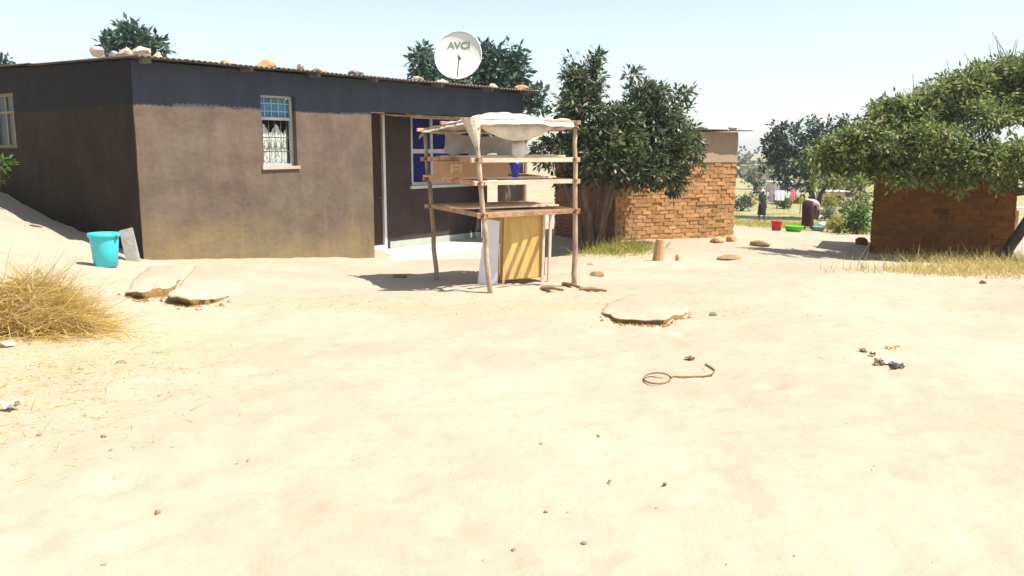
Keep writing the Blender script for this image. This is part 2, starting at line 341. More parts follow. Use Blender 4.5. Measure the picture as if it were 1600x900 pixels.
M['glass'] = mat('dark_window_glass', (.02, .03, .04), (.03, .04, .05), 2, .35, spec=.25)
M['blueglass'] = mat('blue_tinted_pane', (.03, .11, .22), (.05, .20, .30), 9, .25, spec=.5, lo=.4, hi=.6)
M['lattice'] = mat('pale_blue_lattice', (.30, .45, .55), (.38, .52, .60), 9, .6)
M['curtain'] = mat('pale_lace_curtain', (.48, .53, .44), (.72, .75, .68), 14, .95, .2, 40)
M['bluecurtain'] = mat('royal_blue_cloth', (.003, .006, .075), (.006, .014, .15), 7, .7)
M['bar'] = mat('grille_iron', (.09, .075, .06), (.14, .12, .10), 8, .6)
M['brownframe'] = mat('brown_casement', (.16, .12, .07), (.23, .18, .11), 8, .6)
M['stone'] = mat('pale_field_stone', (.42, .33, .25), (.60, .50, .40), 8, .9, .4, 25, rand=.15)
M['orange'] = mat('orange_broken_brick', (.42, .22, .10), (.55, .32, .16), 9, .9, .3, 25)
M['greystone'] = mat('grey_stone', (.25, .24, .21), (.37, .36, .31), 9, .9, .3, 25)
M['clod'] = mat('brown_clod', (.26, .17, .075), (.38, .26, .13), 20, .95, .4, 60, rand=.25)
M['gravel'] = mat('sandy_grit', (.30, .22, .13), (.42, .33, .22), 3, .95)
M['brick'] = mat('ochre_mud_brick', (.40, .21, .085), (.55, .31, .14), 7, .95, .5, 30, rand=.26)
M['brickred'] = mat('red_mud_brick', (.22, .10, .055), (.31, .155, .085), 7, .95, .5, 30, rand=.15)
M['mortar'] = mat('mud_mortar', (.33, .18, .07), (.45, .27, .11), 9, .95, .5, 30)
M['mortarred'] = mat('red_mud_mortar', (.20, .09, .05), (.27, .13, .07), 9, .95, .5, 30)
M['greyplaster'] = mat('greyish_plaster', (.38, .265, .18), (.49, .35, .245), 3, .95, .3, 16)
M['hutbrick'] = mat('dark_mud_brick', (.185, .072, .018), (.26, .11, .03), 6, .95, .5, 30, rand=.2)
M['hutmortar'] = mat('dark_mud_mortar', (.12, .048, .014), (.17, .07, .022), 8, .95, .5, 30)
M['bark'] = mat('grey_brown_bark', (.10, .065, .042), (.22, .155, .105), 9, .95, .6, 26, stretch=(1, 1, .3))
M['darkbark'] = mat('dark_bark', (.045, .03, .022), (.10, .07, .05), 9, .95, .6, 26, stretch=(1, 1, .3))
M['mango'] = leafmat('mango_leaves', [(.014, .034, .016), (.032, .068, .028), (.06, .105, .042), (.11, .15, .06), (.21, .24, .12), (.28, .20, .10)], .28, .36)
M['dark'] = leafmat('dark_leaves', [(.018, .045, .034), (.04, .085, .056), (.075, .14, .09), (.14, .21, .14)], .28, .4)
M['deep'] = leafmat('deep_green_leaves', [(.008, .026, .016), (.018, .046, .026), (.035, .07, .04), (.07, .12, .075)], .18, .4)
M['acacia'] = leafmat('olive_leaves', [(.035, .065, .018), (.10, .17, .042), (.19, .25, .07), (.30, .34, .11), (.46, .40, .20)], .42, .5)
M['light'] = leafmat('fresh_leaves', [(.05, .11, .02), (.10, .19, .03), (.17, .26, .06)], .4, .5)
M['pale'] = leafmat('dusty_leaves', [(.16, .17, .09), (.26, .26, .16), (.36, .34, .24)], .3, .7)
M['far'] = leafmat('far_leaves', [(.035, .06, .035), (.06, .085, .045), (.09, .11, .06)], .2, .7)
M['straw'] = leafmat('thatch_straw', [(.42, .24, .05), (.66, .46, .12), (.76, .58, .19), (.84, .70, .32), (.56, .32, .08), (.36, .30, .20), (.80, .68, .36)], .35, .6)
M['drygrass'] = leafmat('dry_grass', [(.40, .31, .10), (.56, .45, .16), (.68, .58, .26)], .3, .7)
M['greengrass'] = leafmat('yellow_green_grass', [(.24, .24, .04), (.37, .35, .06), (.50, .44, .12)], .35, .6)
M['pole'] = mat('peeled_pole', (.24, .15, .09), (.56, .44, .32), 7, .85, .6, 30, stretch=(1, 1, .3), rand=.12)
M['plank'] = mat('sawn_plank', (.30, .155, .08), (.58, .38, .24), 5, .85, .4, 22, rand=.3, stretch=(.5, 2, 2))
M['palewood'] = mat('bleached_lit_plank', (.55, .44, .33), (.70, .59, .46), 5, .8, .2, 22, rand=.1)
M['tarp'] = mat('cream_sackcloth', (.50, .43, .33), (.74, .67, .56), 5, .95, .35, 40)
M['plastic'] = mat('grey_plastic_sheet', (.50, .45, .44), (.64, .60, .58), 3, .4, .2, 9)
M['card'] = mat('brown_cardboard', (.36, .20, .11), (.46, .28, .165), 3, .9)
M['cardmark'] = mat('pale_box_print', (.46, .34, .19), (.52, .40, .24), 9, .8)
M['yellow'] = mat('yellow_plywood', (.50, .30, .08), (.72, .50, .19), 3.2, .75, .15, 20, stretch=(2.5, 1, .35), detail=10)
M['whiteboard'] = mat('white_chipboard', (.72, .70, .74), (.80, .79, .82), 3, .6)
M['cyan'] = mat('turquoise_plastic', (.16, .44, .46), (.045, .54, .63), 5, .4, spec=.5, detail=9, lo=.30, hi=.46)
M['bluecup'] = mat('deep_blue_plastic', (.004, .008, .30), (.008, .015, .36), 4, .35, spec=.5)
M['sack'] = mat('white_plastic_sack', (.68, .66, .62), (.80, .78, .74), 6, .6, .3, 20)
M['dish'] = mat('cream_dish_paint', (.80, .77, .70), (.84, .81, .75), 3, .45)
M['dishtext'] = mat('grey_green_print', (.20, .27, .22), (.24, .31, .25), 3, .6)
M['rust'] = mat('rusty_steel', (.22, .12, .05), (.34, .20, .09), 14, .8, .3, 40)
M['oldstraw'] = mat('old_shaded_straw', (.16, .065, .015), (.30, .15, .04), 14, .95, .6, 50)  # old straw, darkened to carry the shadow at the heap's foot
M['sandtop'] = mat('crusted_sand', (.50, .40, .28), (.60, .49, .355), 5, .95, .5, 18)
M['soil'] = mat('bare_brown_soil', (.20, .11, .033), (.31, .19, .065), 8, .95, .6, 24)
M['red'] = mat('red_plastic', (.48, .015, .015), (.55, .03, .025), 3, .4)
M['green'] = mat('lime_green_plastic', (.07, .46, .01), (.10, .52, .02), 3, .4)
M['bluetub'] = mat('blue_grey_enamel', (.16, .30, .40), (.22, .36, .46), 3, .4)
M['skin'] = mat('brown_skin', (.075, .038, .022), (.095, .05, .03), 9, .6)
M['pinktop'] = mat('pale_pink_cotton', (.68, .44, .47), (.76, .54, .56), 9, .9, .2, 30)
M['maroon'] = mat('dark_maroon_cloth', (.03, .010, .014), (.05, .017, .02), 9, .9, .2, 30)
M['darkgreen'] = mat('dark_green_cloth', (.015, .028, .02), (.025, .04, .03), 9, .9, .2, 30)
M['black'] = mat('black_cloth', (.012, .012, .012), (.02, .02, .02), 9, .9)
M['wscarf'] = mat('white_headscarf', (.70, .74, .72), (.78, .80, .78), 9, .9)
M['paleblue'] = mat('pale_blue_cloth', (.52, .60, .70), (.62, .69, .77), 6, .9)
M['pinkcloth'] = mat('bright_pink_cloth', (.62, .10, .22), (.70, .16, .28), 6, .9)
M['mauve'] = mat('mauve_cloth', (.26, .19, .32), (.34, .26, .40), 6, .9)
M['farwall'] = mat('dusty_pink_wall', (.46, .35, .28), (.56, .44, .36), 2, .95)
M['farwall2'] = mat('pale_cream_wall', (.60, .55, .48), (.70, .65, .58), 2, .95)
M['farroof'] = mat('bleached_iron_roof', (.45, .44, .43), (.58, .57, .55), 2, .7)
M['trashgrey'] = mat('grey_scrap', (.55, .55, .56), (.68, .68, .69), 12, .6)

# ------------------------------------------------------------------ ground: one sheet
def axis(lo, hi, flo, fhi, st, grow=1.09):
    a = list(np.arange(flo, fhi + st / 2, st)); s = st
    while a[-1] < hi: s *= grow; a.append(a[-1] + s)
    s = st
    while a[0] > lo: s *= grow; a.insert(0, a[0] - s)
    return np.array(a)
gx, gy = axis(-500, 500, -9, 13, .07), axis(-70, 900, 1.2, 22, .06)
GX, GY = np.meshgrid(gx, gy); GZ = hz(GX, GY)
for _ in range(420):                      # trodden: shallow footprints with soft rims
    fy = 2.2 + 13 * rng.random() ** 1.3; fx = rng.normal() * (.45 * fy + .6) + .6; a_ = rng.random() * 6.28; i0, i1 = np.searchsorted(gx, [fx - .35, fx + .35]); j0, j1 = np.searchsorted(gy, [fy - .35, fy + .35])
    if gz(fx, fy) > .3: continue
    dx_, dy_ = GX[j0:j1, i0:i1] - fx, GY[j0:j1, i0:i1] - fy; u_ = (dx_ * math.cos(a_) + dy_ * math.sin(a_)) / .14; v_ = (-dx_ * math.sin(a_) + dy_ * math.cos(a_)) / .065; q_ = u_ * u_ + v_ * v_
    GZ[j0:j1, i0:i1] += -.020 * np.exp(-q_ * q_) + .010 * np.exp(-(q_ - 1.9) ** 2 / .6)
V = np.stack([GX, GY, GZ], -1).reshape(-1, 3); nx = len(gx); ny = len(gy)
ii = (np.arange(ny - 1)[:, None] * nx + np.arange(nx - 1)[None]).reshape(-1, 1)
ground = npmesh('ground', V, ii + np.array([[0, 1, nx + 1, nx]]), M['ground']); tag(ground, kind='structure')
ground.data.polygons.foreach_set('use_smooth', [True] * len(ground.data.polygons))
X, Y = V[:, 0], V[:, 1]; sm = lambda a, b, t: np.clip((t - a) / (b - a), 0, 1) ** 2 * (3 - 2 * np.clip((t - a) / (b - a), 0, 1))
lit = .95 * np.exp(-(((X + 3.4) / 1.0) ** 2 + ((Y - 5.3) / 1.3) ** 2)) + .7 * np.exp(-(((X + 3.0) / .9) ** 2 + ((Y - 6.4) / .9) ** 2)) + .5 * np.exp(-(((X + 5.6) / 1.5) ** 2 + ((Y - 9) / 1.3) ** 2))
lit += .45 * np.exp(-(((X + .3) / 1.8) ** 2 + ((Y - 9) / .8) ** 2)) + .5 * np.exp(-(((X - 1.5) / 1.0) ** 2 + ((Y - 9.3) / .7) ** 2)) + .5 * sm(3, 7, X) * sm(3, 1, Y) * .4
lit += .9 * np.exp(-(((X - 11) / 3.0) ** 2 + ((Y - 17.2) / 1.6) ** 2)) + .35 * np.exp(-(((X + 2.4) / .8) ** 2 + ((Y - 8.8) / .7) ** 2)) + .08
green = 1.2 * sm(27, 33, Y) * (.4 + .6 * sm(6, 11, X)) + .7 * np.exp(-(((X - 12.5) / 2) ** 2 + ((Y - 17) / 1.4) ** 2)) + .5 * np.exp(-(((X - 2.4) / .8) ** 2 + ((Y - 16.6) / .8) ** 2))
for nm_, arr in (('litter', lit), ('green', green)):
    a_ = ground.data.attributes.new(nm_, 'FLOAT', 'POINT'); a_.data.foreach_set('value', np.clip(arr, 0, 1).astype(np.float32))

# ------------------------------------------------------------------ the brown plastered house
H = empty('plastered_house', HO, YAW, 'long low brown plastered house with flat iron roof and recessed porch', 'house')
ROOF = 2.68; LEN = 8.6; DEEP = 6.2
WIN = (2.04, 2.69, 1.27, 2.37); PORCH = (4.3, 8.0, -3, 2.2)
def sub(name, v, f, m, parent, loc=(0, 0, 0), rz=0, smooth=False):
    o = mk(name, v, f, m, parent, smooth); o.location = loc; o.rotation_euler = (0, 0, rz); return o
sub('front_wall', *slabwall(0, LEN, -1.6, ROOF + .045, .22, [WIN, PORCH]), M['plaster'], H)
SW = (1.25, 2.25, 1.55, 2.47)   # on the side wall, measured from its far end
sv_, sf_ = slabwall(0, DEEP - .22, -.6, ROOF, .22, [SW])
sv_ = [(x, y, z + (.05 + .028 * (DEEP - x) if z > ROOF - .01 else 0)) for x, y, z in sv_]
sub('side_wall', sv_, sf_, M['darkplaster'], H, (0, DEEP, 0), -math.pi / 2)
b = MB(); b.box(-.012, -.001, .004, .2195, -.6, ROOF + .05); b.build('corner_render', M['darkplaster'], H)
PD = 1.2
DOOR = (4.87, 5.70, -.43, 2.30); PW = (6.42, 8.30, .80, 2.24)
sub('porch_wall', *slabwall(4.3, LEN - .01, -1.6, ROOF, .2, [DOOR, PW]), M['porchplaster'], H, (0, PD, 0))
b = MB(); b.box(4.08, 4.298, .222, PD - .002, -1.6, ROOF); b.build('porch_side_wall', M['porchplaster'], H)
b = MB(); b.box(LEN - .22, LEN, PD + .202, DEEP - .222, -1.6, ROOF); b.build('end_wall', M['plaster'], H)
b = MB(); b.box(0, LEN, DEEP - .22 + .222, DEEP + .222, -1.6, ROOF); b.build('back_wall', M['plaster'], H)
b = MB(); b.box(.3, LEN - .3, 1.5, DEEP - .3, -.6, -.45); b.build('house_floor', M['concrete'], H)
b = MB(); b.box(4.302, LEN - .02, -.32, PD - .002, -1.6, -.44); b.build('porch_floor', M['concrete'], H)
b = MB(); b.box(5.78, LEN - .02, PD - .012, PD - .004, -.438, -.30); b.build('skirting', M['skirt'], H)
b = MB(); b.tube([(8.42, PD - .25, -.44), (8.42, PD - .25, 2.2)], .06, 8); b.build('porch_post', M['bark'], H)
# window in the front wall
def window(x0, x1, z0, z1, y, parent, fm, fw=.036):
    r = MB(); d0, d1 = y, y + .05
    r.box(x0, x0 + fw, d0, d1, z0, z1); r.box(x1 - fw, x1, d0, d1, z0, z1)
    r.box(x0 + fw, x1 - fw, d0 + .001, d1, z0, z0 + fw); r.box(x0 + fw, x1 - fw, d0 + .001, d1, z1 - fw, z1)
    return r
x0, x1, z0, z1 = WIN; zt = z0 + .72
r = window(x0, x1, z0, z1, .10, H, M['white']); r.box(x0 + .045, x1 - .045, .101, .149, zt, zt + .045)
wf = r.build('window_frame', M['greywhite'], H)
b = MB(); b.box(x0 + .045, x1 - .045, .126, .132, zt + .045, z1 - .045); b.build('window_pane', M['blueglass'], wf)
b = MB()
for i in range(4): xx = x0 + .13 + i * .13; b.box(xx, xx + .014, .112, .124, zt + .05, z1 - .05)
for i in range(2): zz = zt + .13 + i * .12; b.box(x0 + .05, x1 - .05, .108, .1115, zz, zz + .014)
b.build('fanlight_lattice', M['lattice'], wf)
gr = MB()
for i in range(5): xx = x0 + .09 + i * .115; gr.tube([(xx, .118, z0 + .045), (xx, .118, zt)], .006, 6)
for zz in (z0 + .22, z0 + .44): gr.box(x0 + .045, x1 - .045, .104, .110, zz, zz + .016)
for i in range(4):
    xx = x0 + .1475 + i * .115; gr.tube([(xx + .04 * math.cos(t), .117, z0 + .33 + .075 * math.sin(t)) for t in np.linspace(0, 6.283, 13)], .005, 5)
gr.build('grille', M['bar'], wf)
def curtain(x0, x1, z0, z1, y, amp, n, name, m, parent, sc=.05):
    v = []; f = []
    for i in range(n + 1):
        xx = x0 + (x1 - x0) * i / n; yy = y + amp * math.sin(i * 1.9) + amp * .6 * math.sin(i * .7)
        zt_ = z1 - sc * (.5 + .5 * math.sin(i * .35 + 2)); v += [(xx, yy, z0), (xx, yy * 1.0, (z0 + zt_) / 2), (xx, yy, zt_)]
    for i in range(n):
        for k in range(2): f.append((i * 3 + k, (i + 1) * 3 + k, (i + 1) * 3 + k + 1, i * 3 + k + 1))
    return mk(name, v, f, m, parent, True)
curtain(x0 + .05, x1 - .06, z0 + .03, zt - .06, .185, .012, 40, 'curtain', M['curtain'], wf, .14)
b = MB(); b.box(x0 - .03, x1 + .03, -.03, .099, z0 - .05, z0 - .002, j=.004); b.build('window_sill', M['farwall'], H)
b = MB(); b.box(x0 + .01, x1 - .01, .25, .26, z0, z1); b.build('dark_room_sheet', M['black'], wf)  # black sheet standing in for the unlit room behind the window
# side-wall window
ws = empty('side_window', (0, DEEP, 0), -math.pi / 2); ws.parent = H
x0, x1, z0, z1 = SW
r = window(x0, x1, z0, z1, .06, ws, M['brownframe'], .06); xm = (x0 + x1) / 2; r.box(xm - .03, xm + .03, .061, .109, z0 + .06, z1 - .06); r.box(x1 - .24, x1 - .19, .062, .108, z0 + .06, z1 - .3); r.box(x0 + .06, xm - .03, .063, .107, z1 - .34, z1 - .30); r.box(xm + .03, x1 - .06, .063, .107, z1 - .34, z1 - .30)
r.build('window_frame', M['brownframe'], ws)
b = MB(); b.box(x0 + .06, x1 - .06, .08, .086, z0 + .06, z1 - .06); b.build('window_pane', M['glass'], ws)
# porch door and porch window
dr = empty('door', (0, PD, 0)); dr.parent = H
x0, x1, z0, z1 = DOOR
b = MB(); b.box(x0, x0 + .06, -.012, .14, z0, z1); b.box(x1 - .06, x1, -.012, .14, z0, z1); b.box(x0 + .06, x1 - .06, -.011, .139, z1 - .06, z1); b.box(x0 + .06, x1 - .06, -.010, .138, z0, z0 + .07); b.build('door_frame', M['white'], dr)
b = MB(); b.box(x0 + .062, x1 - .062, .05, .09, z0 + .072, z1 - .062)
for k in range(3): zz = z0 + .2 + k * .78; b.box(x0 + .15, x1 - .15, .035, .0495, zz, zz + .6)
b.build('door_leaf', M['door'], dr)
b = MB(); b.tube([(x1 - .11, .045, .6), (x1 - .11, -.01, .6), (x1 - .21, -.01, .6)], .011, 6); b.build('handle', M['bar'], dr)
x0, x1, z0, z1 = PW
pw = window(x0, x1, z0, z1, .02, H, M['white'], .07); zm = z0 + .66; pw.box(x0 + .07, x1 - .07, .021, .069, zm, zm + .09)
for k in (1, 2): xx = x0 + (x1 - x0) * k / 3; pw.box(xx - .03, xx + .03, .0215, .0685, z0 + .07, zm); pw.box(xx - .03, xx + .03, .0215, .0685, zm + .09, z1 - .07)
pwo = pw.build('porch_window', M['greywhite'], H); pwo.location = (0, PD, 0)
b = MB()
for (a0, a1) in ((z0 + .07, zm), (zm + .09, z1 - .07)):
    for k in range(3):
        xx = x0 + (x1 - x0) * k / 3; b.box(xx + .05, xx + (x1 - x0) / 3 - .035, .052, .056, a0, a1)
o = b.build('window_pane', M['bluecurtain'], pwo)
b = MB(); b.box(x0 - .06, x1 + .06, -.05, .019, z0 - .06, z0 - .002); o = b.build('window_sill', M['concrete'], H); o.location = (0, PD, 0)
b = MB(); b.box(x0 + .01, x1 - .01, .25, .26, z0, z1); o = b.build('dark_room_sheet', M['black'], H); o.location = (0, PD, 0)  # black sheet again, for the darkness behind the porch window
# reed matting under the porch lintel
rafters = []
def sheetmesh(wd, ln, waves=9, amp=.012):
    v = []; f = []; n = waves * 6
    for s, y in enumerate((0, ln)):
        for i in range(n + 1): v.append((wd * i / n, y, amp * math.sin(2 * math.pi * i / 6)))
    for i in range(n): f.append((i, i + 1, n + 2 + i, n + 1 + i))
    k = len(v); v += [(x, y, z - .004) for x, y, z in v]; f += [tuple(k + q for q in reversed(t)) for t in f]
    for a in (0, n + 1):
        for i in range(n): f.append((a + i, a + i + 1, k + a + i + 1, k + a + i) if a else (a + i + 1, a + i, k + a + i, k + a + i + 1))
    me = bpy.data.meshes.new('roof_sheet'); me.from_pydata(v, [], f); me.materials.append(M['iron']); me.polygons.foreach_set('use_smooth', [True] * len(f)); return me
RS = .028                                   # gentle rise of the roof towards the back
rf = empty('roof', (0, 0, ROOF + .085)); rf.parent = H
sme = sheetmesh(.80, 3.5)
for r_ in range(2):
    for i in range(12):
        o = link('roof_sheet', sme, None, rf); yy = -.30 + r_ * 3.3
        o.location = (-.10 + i * .755, yy + (0 if r_ else random.uniform(-.012, .012)), RS * yy + (.012 if r_ else 0) + .006 * (i % 2)); o.rotation_euler = (math.atan(RS) + random.uniform(-.002, .002), random.uniform(-.006, .006), random.uniform(-.006, .006))
for xx in (.14, 1.74, 3.0, 4.23, 5.86, 7.3, 8.5):
    b = MB(); b.beam((xx, -.24, .042 + ROOF - .006), (xx, DEEP, .042 + ROOF + RS * DEEP - .004), .06, .07); b.build('rafter', M['rafter'], H)
b = MB()
for k in range(24): xx = 5.9 + random.random() * 2.2; b.tube([(xx - .9, .30 + random.random() * .5, 2.16 + random.random() * .05), (xx + .9, .30 + random.random() * .5, 2.16 + random.random() * .05)], .012, 5)
b.build('porch_ceiling_reeds', M['pole'], H)
def roofz(lx, ly): return HO.z + ROOF + .085 + RS * ly + .02
def on_roof(px, py_top, ly, hgt):
    """roof point (by house coordinates) that lies in the direction of a pixel column"""
    r = ray(px, py_top); o = np.array([HO.x + HB.x * ly, HO.y + HB.y * ly]); t = (o @ np.array(HB)) / (r[:2] @ np.array(HB)); q = r[:2] * t
    lx = (q - np.array(HO[:2])) @ np.array(HA); return Vector((q[0], q[1], roofz(lx, ly))), q[1]
RST = [(153, 22, 16, .45, 'stone', 'round pale stone at the left end of the stones weighing the roof corner'),
       (178, 18, 12, .9, 'greystone', 'grey stone between two pale stones over the roof corner'),
       (197, 24, 17, .5, 'stone', 'pale stone beside the widest stone over the roof corner'),
       (222, 40, 20, .5, 'stone', 'widest pale boulder on the roof corner in front of the leafy tree'),
       (247, 20, 15, .6, 'stone', 'pale stone at the right end of the stones over the roof corner'),
       (352, 16, 8, .3, 'orange', 'small brick chip alone on roof edge between corner stones and tilted brick'),
       (416, 34, 15, .3, 'orange', 'tilted orange broken brick on the roof above the lattice window'),
       (470, 16, 14, .35, 'stone', 'upright pale stone on the roof just right of the lattice window'),
       (500, 26, 11, .35, 'stone', 'flat pale stone on roof edge between upright stone and grey slab'),
       (556, 30, 10, .3, 'greystone', 'flat grey stone slab on the roof above the door'),
       (652, 22, 9, .35, 'stone', 'low pale stone on the roof in front of the left part of the tall tree'),
       (690, 26, 8, .3, 'stone', 'low pale stone at the left foot of the satellite dish'),
       (770, 24, 8, .35, 'stone', 'low pale stone on the roof right of the satellite dish'),
       (812, 30, 9, .3, 'orange', 'flat orange brick on the last roof sheet above the porch end')]
for i, (px, wpx, hpx, ly, mm, lab) in enumerate(RST):
    q, dist = on_roof(px, 100, ly, 0); s = dist / F; hh = hpx * s * .5 + .02
    o = link('roof_stone', rock_mesh('roof_stone', wpx * s / 2 * .95, wpx * s / 2 * .8, hh, M[mm], 40 + i)); o.location = q + Vector((0, 0, hh * .6)); o.rotation_euler = (.15 * (i % 3 - 1), .12 * ((i * 2) % 3 - 1) + (.3 if i == 6 else 0), i * .7)
    tag(o, lab, 'brick' if mm == 'orange' else 'stone', 'stones and bricks holding down the roof sheets')
# satellite dish
q, dist = on_roof(716, 120, .9, 0); s = dist / F
SD = empty('satellite_dish', q, 0, 'cream satellite dish with grey lettering standing on the iron roof', 'satellite dish')
R_ = 38 * s; cz = (at(716, 86, q.y).z - q.z)
face = Vector((-.10, -.95, .30)).normalized(); up = Vector((0, 0, 1)); rt = up.cross(face).normalized(); upv = face.cross(rt)
def dp(x, y, off=0.0):
    r2 = x * x + y * y; return Vector((0, 0, cz)) + rt * (x) + upv * y + face * (-.18 * R_ + .18 * r2 / R_ + off)
v = []; f = []; nr, na = 10, 40
for off in (0, -.012):
    v.append(dp(0, 0, off))
    for i in range(1, nr + 1):
        for k in range(na): a = 2 * math.pi * k / na; v.append(dp(R_ * .94 * i / nr * math.cos(a), R_ * i / nr * math.sin(a), off))
N1 = 1 + nr * na
for s_ in (0, 1):
    for k in range(na):
        t = (s_ * N1, s_ * N1 + 1 + k, s_ * N1 + 1 + (k + 1) % na); f.append(t if not s_ else t[::-1])
        for i in range(nr - 1):
            a = s_ * N1 + 1 + i * na; t = (a + k, a + na + k, a + na + (k + 1) % na, a + (k + 1) % na); f.append(t if not s_ else t[::-1])
a = 1 + (nr - 1) * na
for k in range(na): f.append((a + k, N1 + a + k, N1 + a + (k + 1) % na, a + (k + 1) % na))
dish = mk('dish', v, f, M['dish'], SD, True)
b = MB(); b.tube([dp(R_ * .94 * math.cos(t), R_ * math.sin(t), .004) for t in np.linspace(0, 2 * math.pi, 41)], .010, 5); b.build('rim', M['dish'], dish)
fc = bpy.data.curves.new('lettering', 'FONT'); fc.body = 'AVCI'; fc.size = .20; fc.align_x = 'CENTER'; fc.extrude = .0015; fc.space_character = 1.0; fc.offset = .006
fo = bpy.data.objects.new('t', fc); COL.objects.link(fo); dg = bpy.context.evaluated_depsgraph_get(); tm = bpy.data.meshes.new_from_object(fo.evaluated_get(dg)); bpy.data.objects.remove(fo)
bm = bmesh.new(); bm.from_mesh(tm); bmesh.ops.triangulate(bm, faces=bm.faces); bmesh.ops.subdivide_edges(bm, edges=bm.edges, cuts=1)
for vv in bm.verts: x_, y_, zz = vv.co; vv.co = dp(x_ * 1.08, y_ + R_ * .33, .006 + zz)
bm.to_mesh(tm); bm.free(); tm.materials.clear(); link('lettering', tm, M['dishtext'], dish)
b = MB(); low = dp(0, -R_ * .9, .01); foc = dp(.12 * R_, -.28 * R_, .62 * R_); b.tube([low, low.lerp(foc, .5) - upv * .04, foc], .014, 6); arm = b.build('feed_arm', M['rust'], SD)
b = MB(); b.tube([foc - face * .02, foc - face * .10], [.035, .03], 10); b.tube([foc + face * .05, foc - face * .019], .028, 8); b.build('feed_horn', M['clod'], arm)
b = MB(); b.tube([(0, .14, -.02), (0, .14, cz * .75), dp(0, 0, -.03)], .028, 8); b.tube([(.3, .3, -.01), (0, .14, cz * .55)], .014, 6); b.tube([(-.3, .3, -.01), (0, .14, cz * .55)], .014, 6); b.box(-.3, .3, -.05, .35, -.03, .03); b.build('mount', M['rust'], SD)

# ------------------------------------------------------------------ vendor's pole stall
pFL, pR, pBL = hit(768, 458), hit(898, 447), hit(683, 438)
ST0 = pFL.copy(); du = (pR - pFL); du.z = 0; Lf = du.length; du.normalize(); dv = (pBL - pFL); dv.z = 0; Ls = dv.length; dv.normalize()
pBR = pR + (pBL - pFL) * .92 + du * .12; pBR.z = gz(pBR.x, pBR.y)
ST = empty('pole_stall', ST0, 0, 'rickety pole vending stall with plank shelves under a cream sackcloth canopy', 'market stall')
def loc(p): return Vector(p) - ST0
tFL, tR = at(741, 188, pFL.y + .15), at(899, 192, pR.y)
tBL, tBR = at(664, 203, pBL.y), at(822, 205, pBR.y)
def pole(a, b_, r0, r1, name='pole'):
    m_ = MB(); n = 9; pts = [Vector(a).lerp(Vector(b_), i / (n - 1)) + Vector((random.uniform(-.012, .012), random.uniform(-.012, .012), 0)) * (0 < i < n - 1) for i in range(n)]
    m_.tube([loc(p) for p in pts], [r0 + (r1 - r0) * i / (n - 1) for i in range(n)], 8); return m_.build(name, M['pole'], ST, True)
for a, b_ in ((pFL, tFL), (pR, tR), (pBL, tBL), (pBR, tBR)): pole(a - Vector((0, 0, .1)), b_, .036, .028)
def onp(a, b_, z): t = (z - a.z) / (b_.z - a.z); return a.lerp(b_, t)
ZS = (1.43, 1.155, .775)
for iz, z in enumerate(ZS):
    A, B, C_, D_ = (onp(p, q, z) for p, q in ((pFL, tFL), (pR, tR), (pBL, tBL), (pBR, tBR)))
    for (p, q, nm) in ((A, B, 'front_rail'), (C_, A, 'side_rail'), (B, D_, 'side_rail'), (C_, D_, 'back_rail')):
        d = (q - p).normalized(); m_ = MB(); m_.beam(loc(p - d * .09 - Vector((0, 0, .03))), loc(q + d * .07 - Vector((0, 0, .03))), .035, .055, j=.006); m_.build(nm, M['palewood'] if (nm == 'front_rail' and iz < 2) else M['plank'], ST)  # upper front rails pale, their sunlit edges put into the colour
    npk = (5, 5, 6)[iz]
    for k in ((1, 2, 3), (2, 3, 4), (2, 3, 4))[iz]:
        t = (k + .5) / npk; p = A.lerp(C_, t); q = B.lerp(D_, t); e0, e1 = random.uniform(-.05, .02), (random.uniform(.72, .82) if k == 0 else random.uniform(.85, 1.04))
        if k == 2: e1 = 1.0
        a_ = p.lerp(q, e0); c_ = p.lerp(q, e1); wd = (A - C_).length / npk * .985
        m_ = MB(); m_.beam(loc(a_ + Vector((0, 0, .012))), loc(c_ + Vector((0, 0, .012 + random.uniform(-.01, .01)))), wd, .022, j=.004); m_.build('shelf_plank', M['palewood'] if k == (1, 2, 2)[iz] else M['plank'], ST)
    for p_, rr_ in ((A, .037), (B, .036), (C_, .037), (D_, .036)):
        m_ = MB()
        for q_ in range(3):
            tilt = random.uniform(-.5, .5); m_.tube([loc(p_) + Vector(((rr_ + .016) * math.cos(a_), (rr_ + .016) * math.sin(a_), -.03 + .012 * (q_ - 1) + .03 * tilt * math.cos(a_ + q_))) for a_ in np.linspace(0, 2 * math.pi, 11)], .006, 5, False)
        m_.build('twine_tie', M['oldstraw'], ST)
# top beams
for p, q, nm in ((tFL, tR, 'front_beam'), (tBL, tFL, 'side_beam'), (tR, tBR, 'side_beam'), (tBL, tBR, 'back_beam')):
    d = (q - p).normalized(); m_ = MB(); m_.beam(loc(p - d * .12), loc(q + d * .06), .045, .05, j=.006); m_.build(nm, M['plank'], ST)
m_ = MB(); m_.beam(loc(tBL.lerp(tFL, .35) + Vector((-.0, 0, .05))), loc(tBR.lerp(tR, .3) + Vector((0, 0, .05))), .04, .04, j=.006); m_.build('cross_beam', M['plank'], ST)
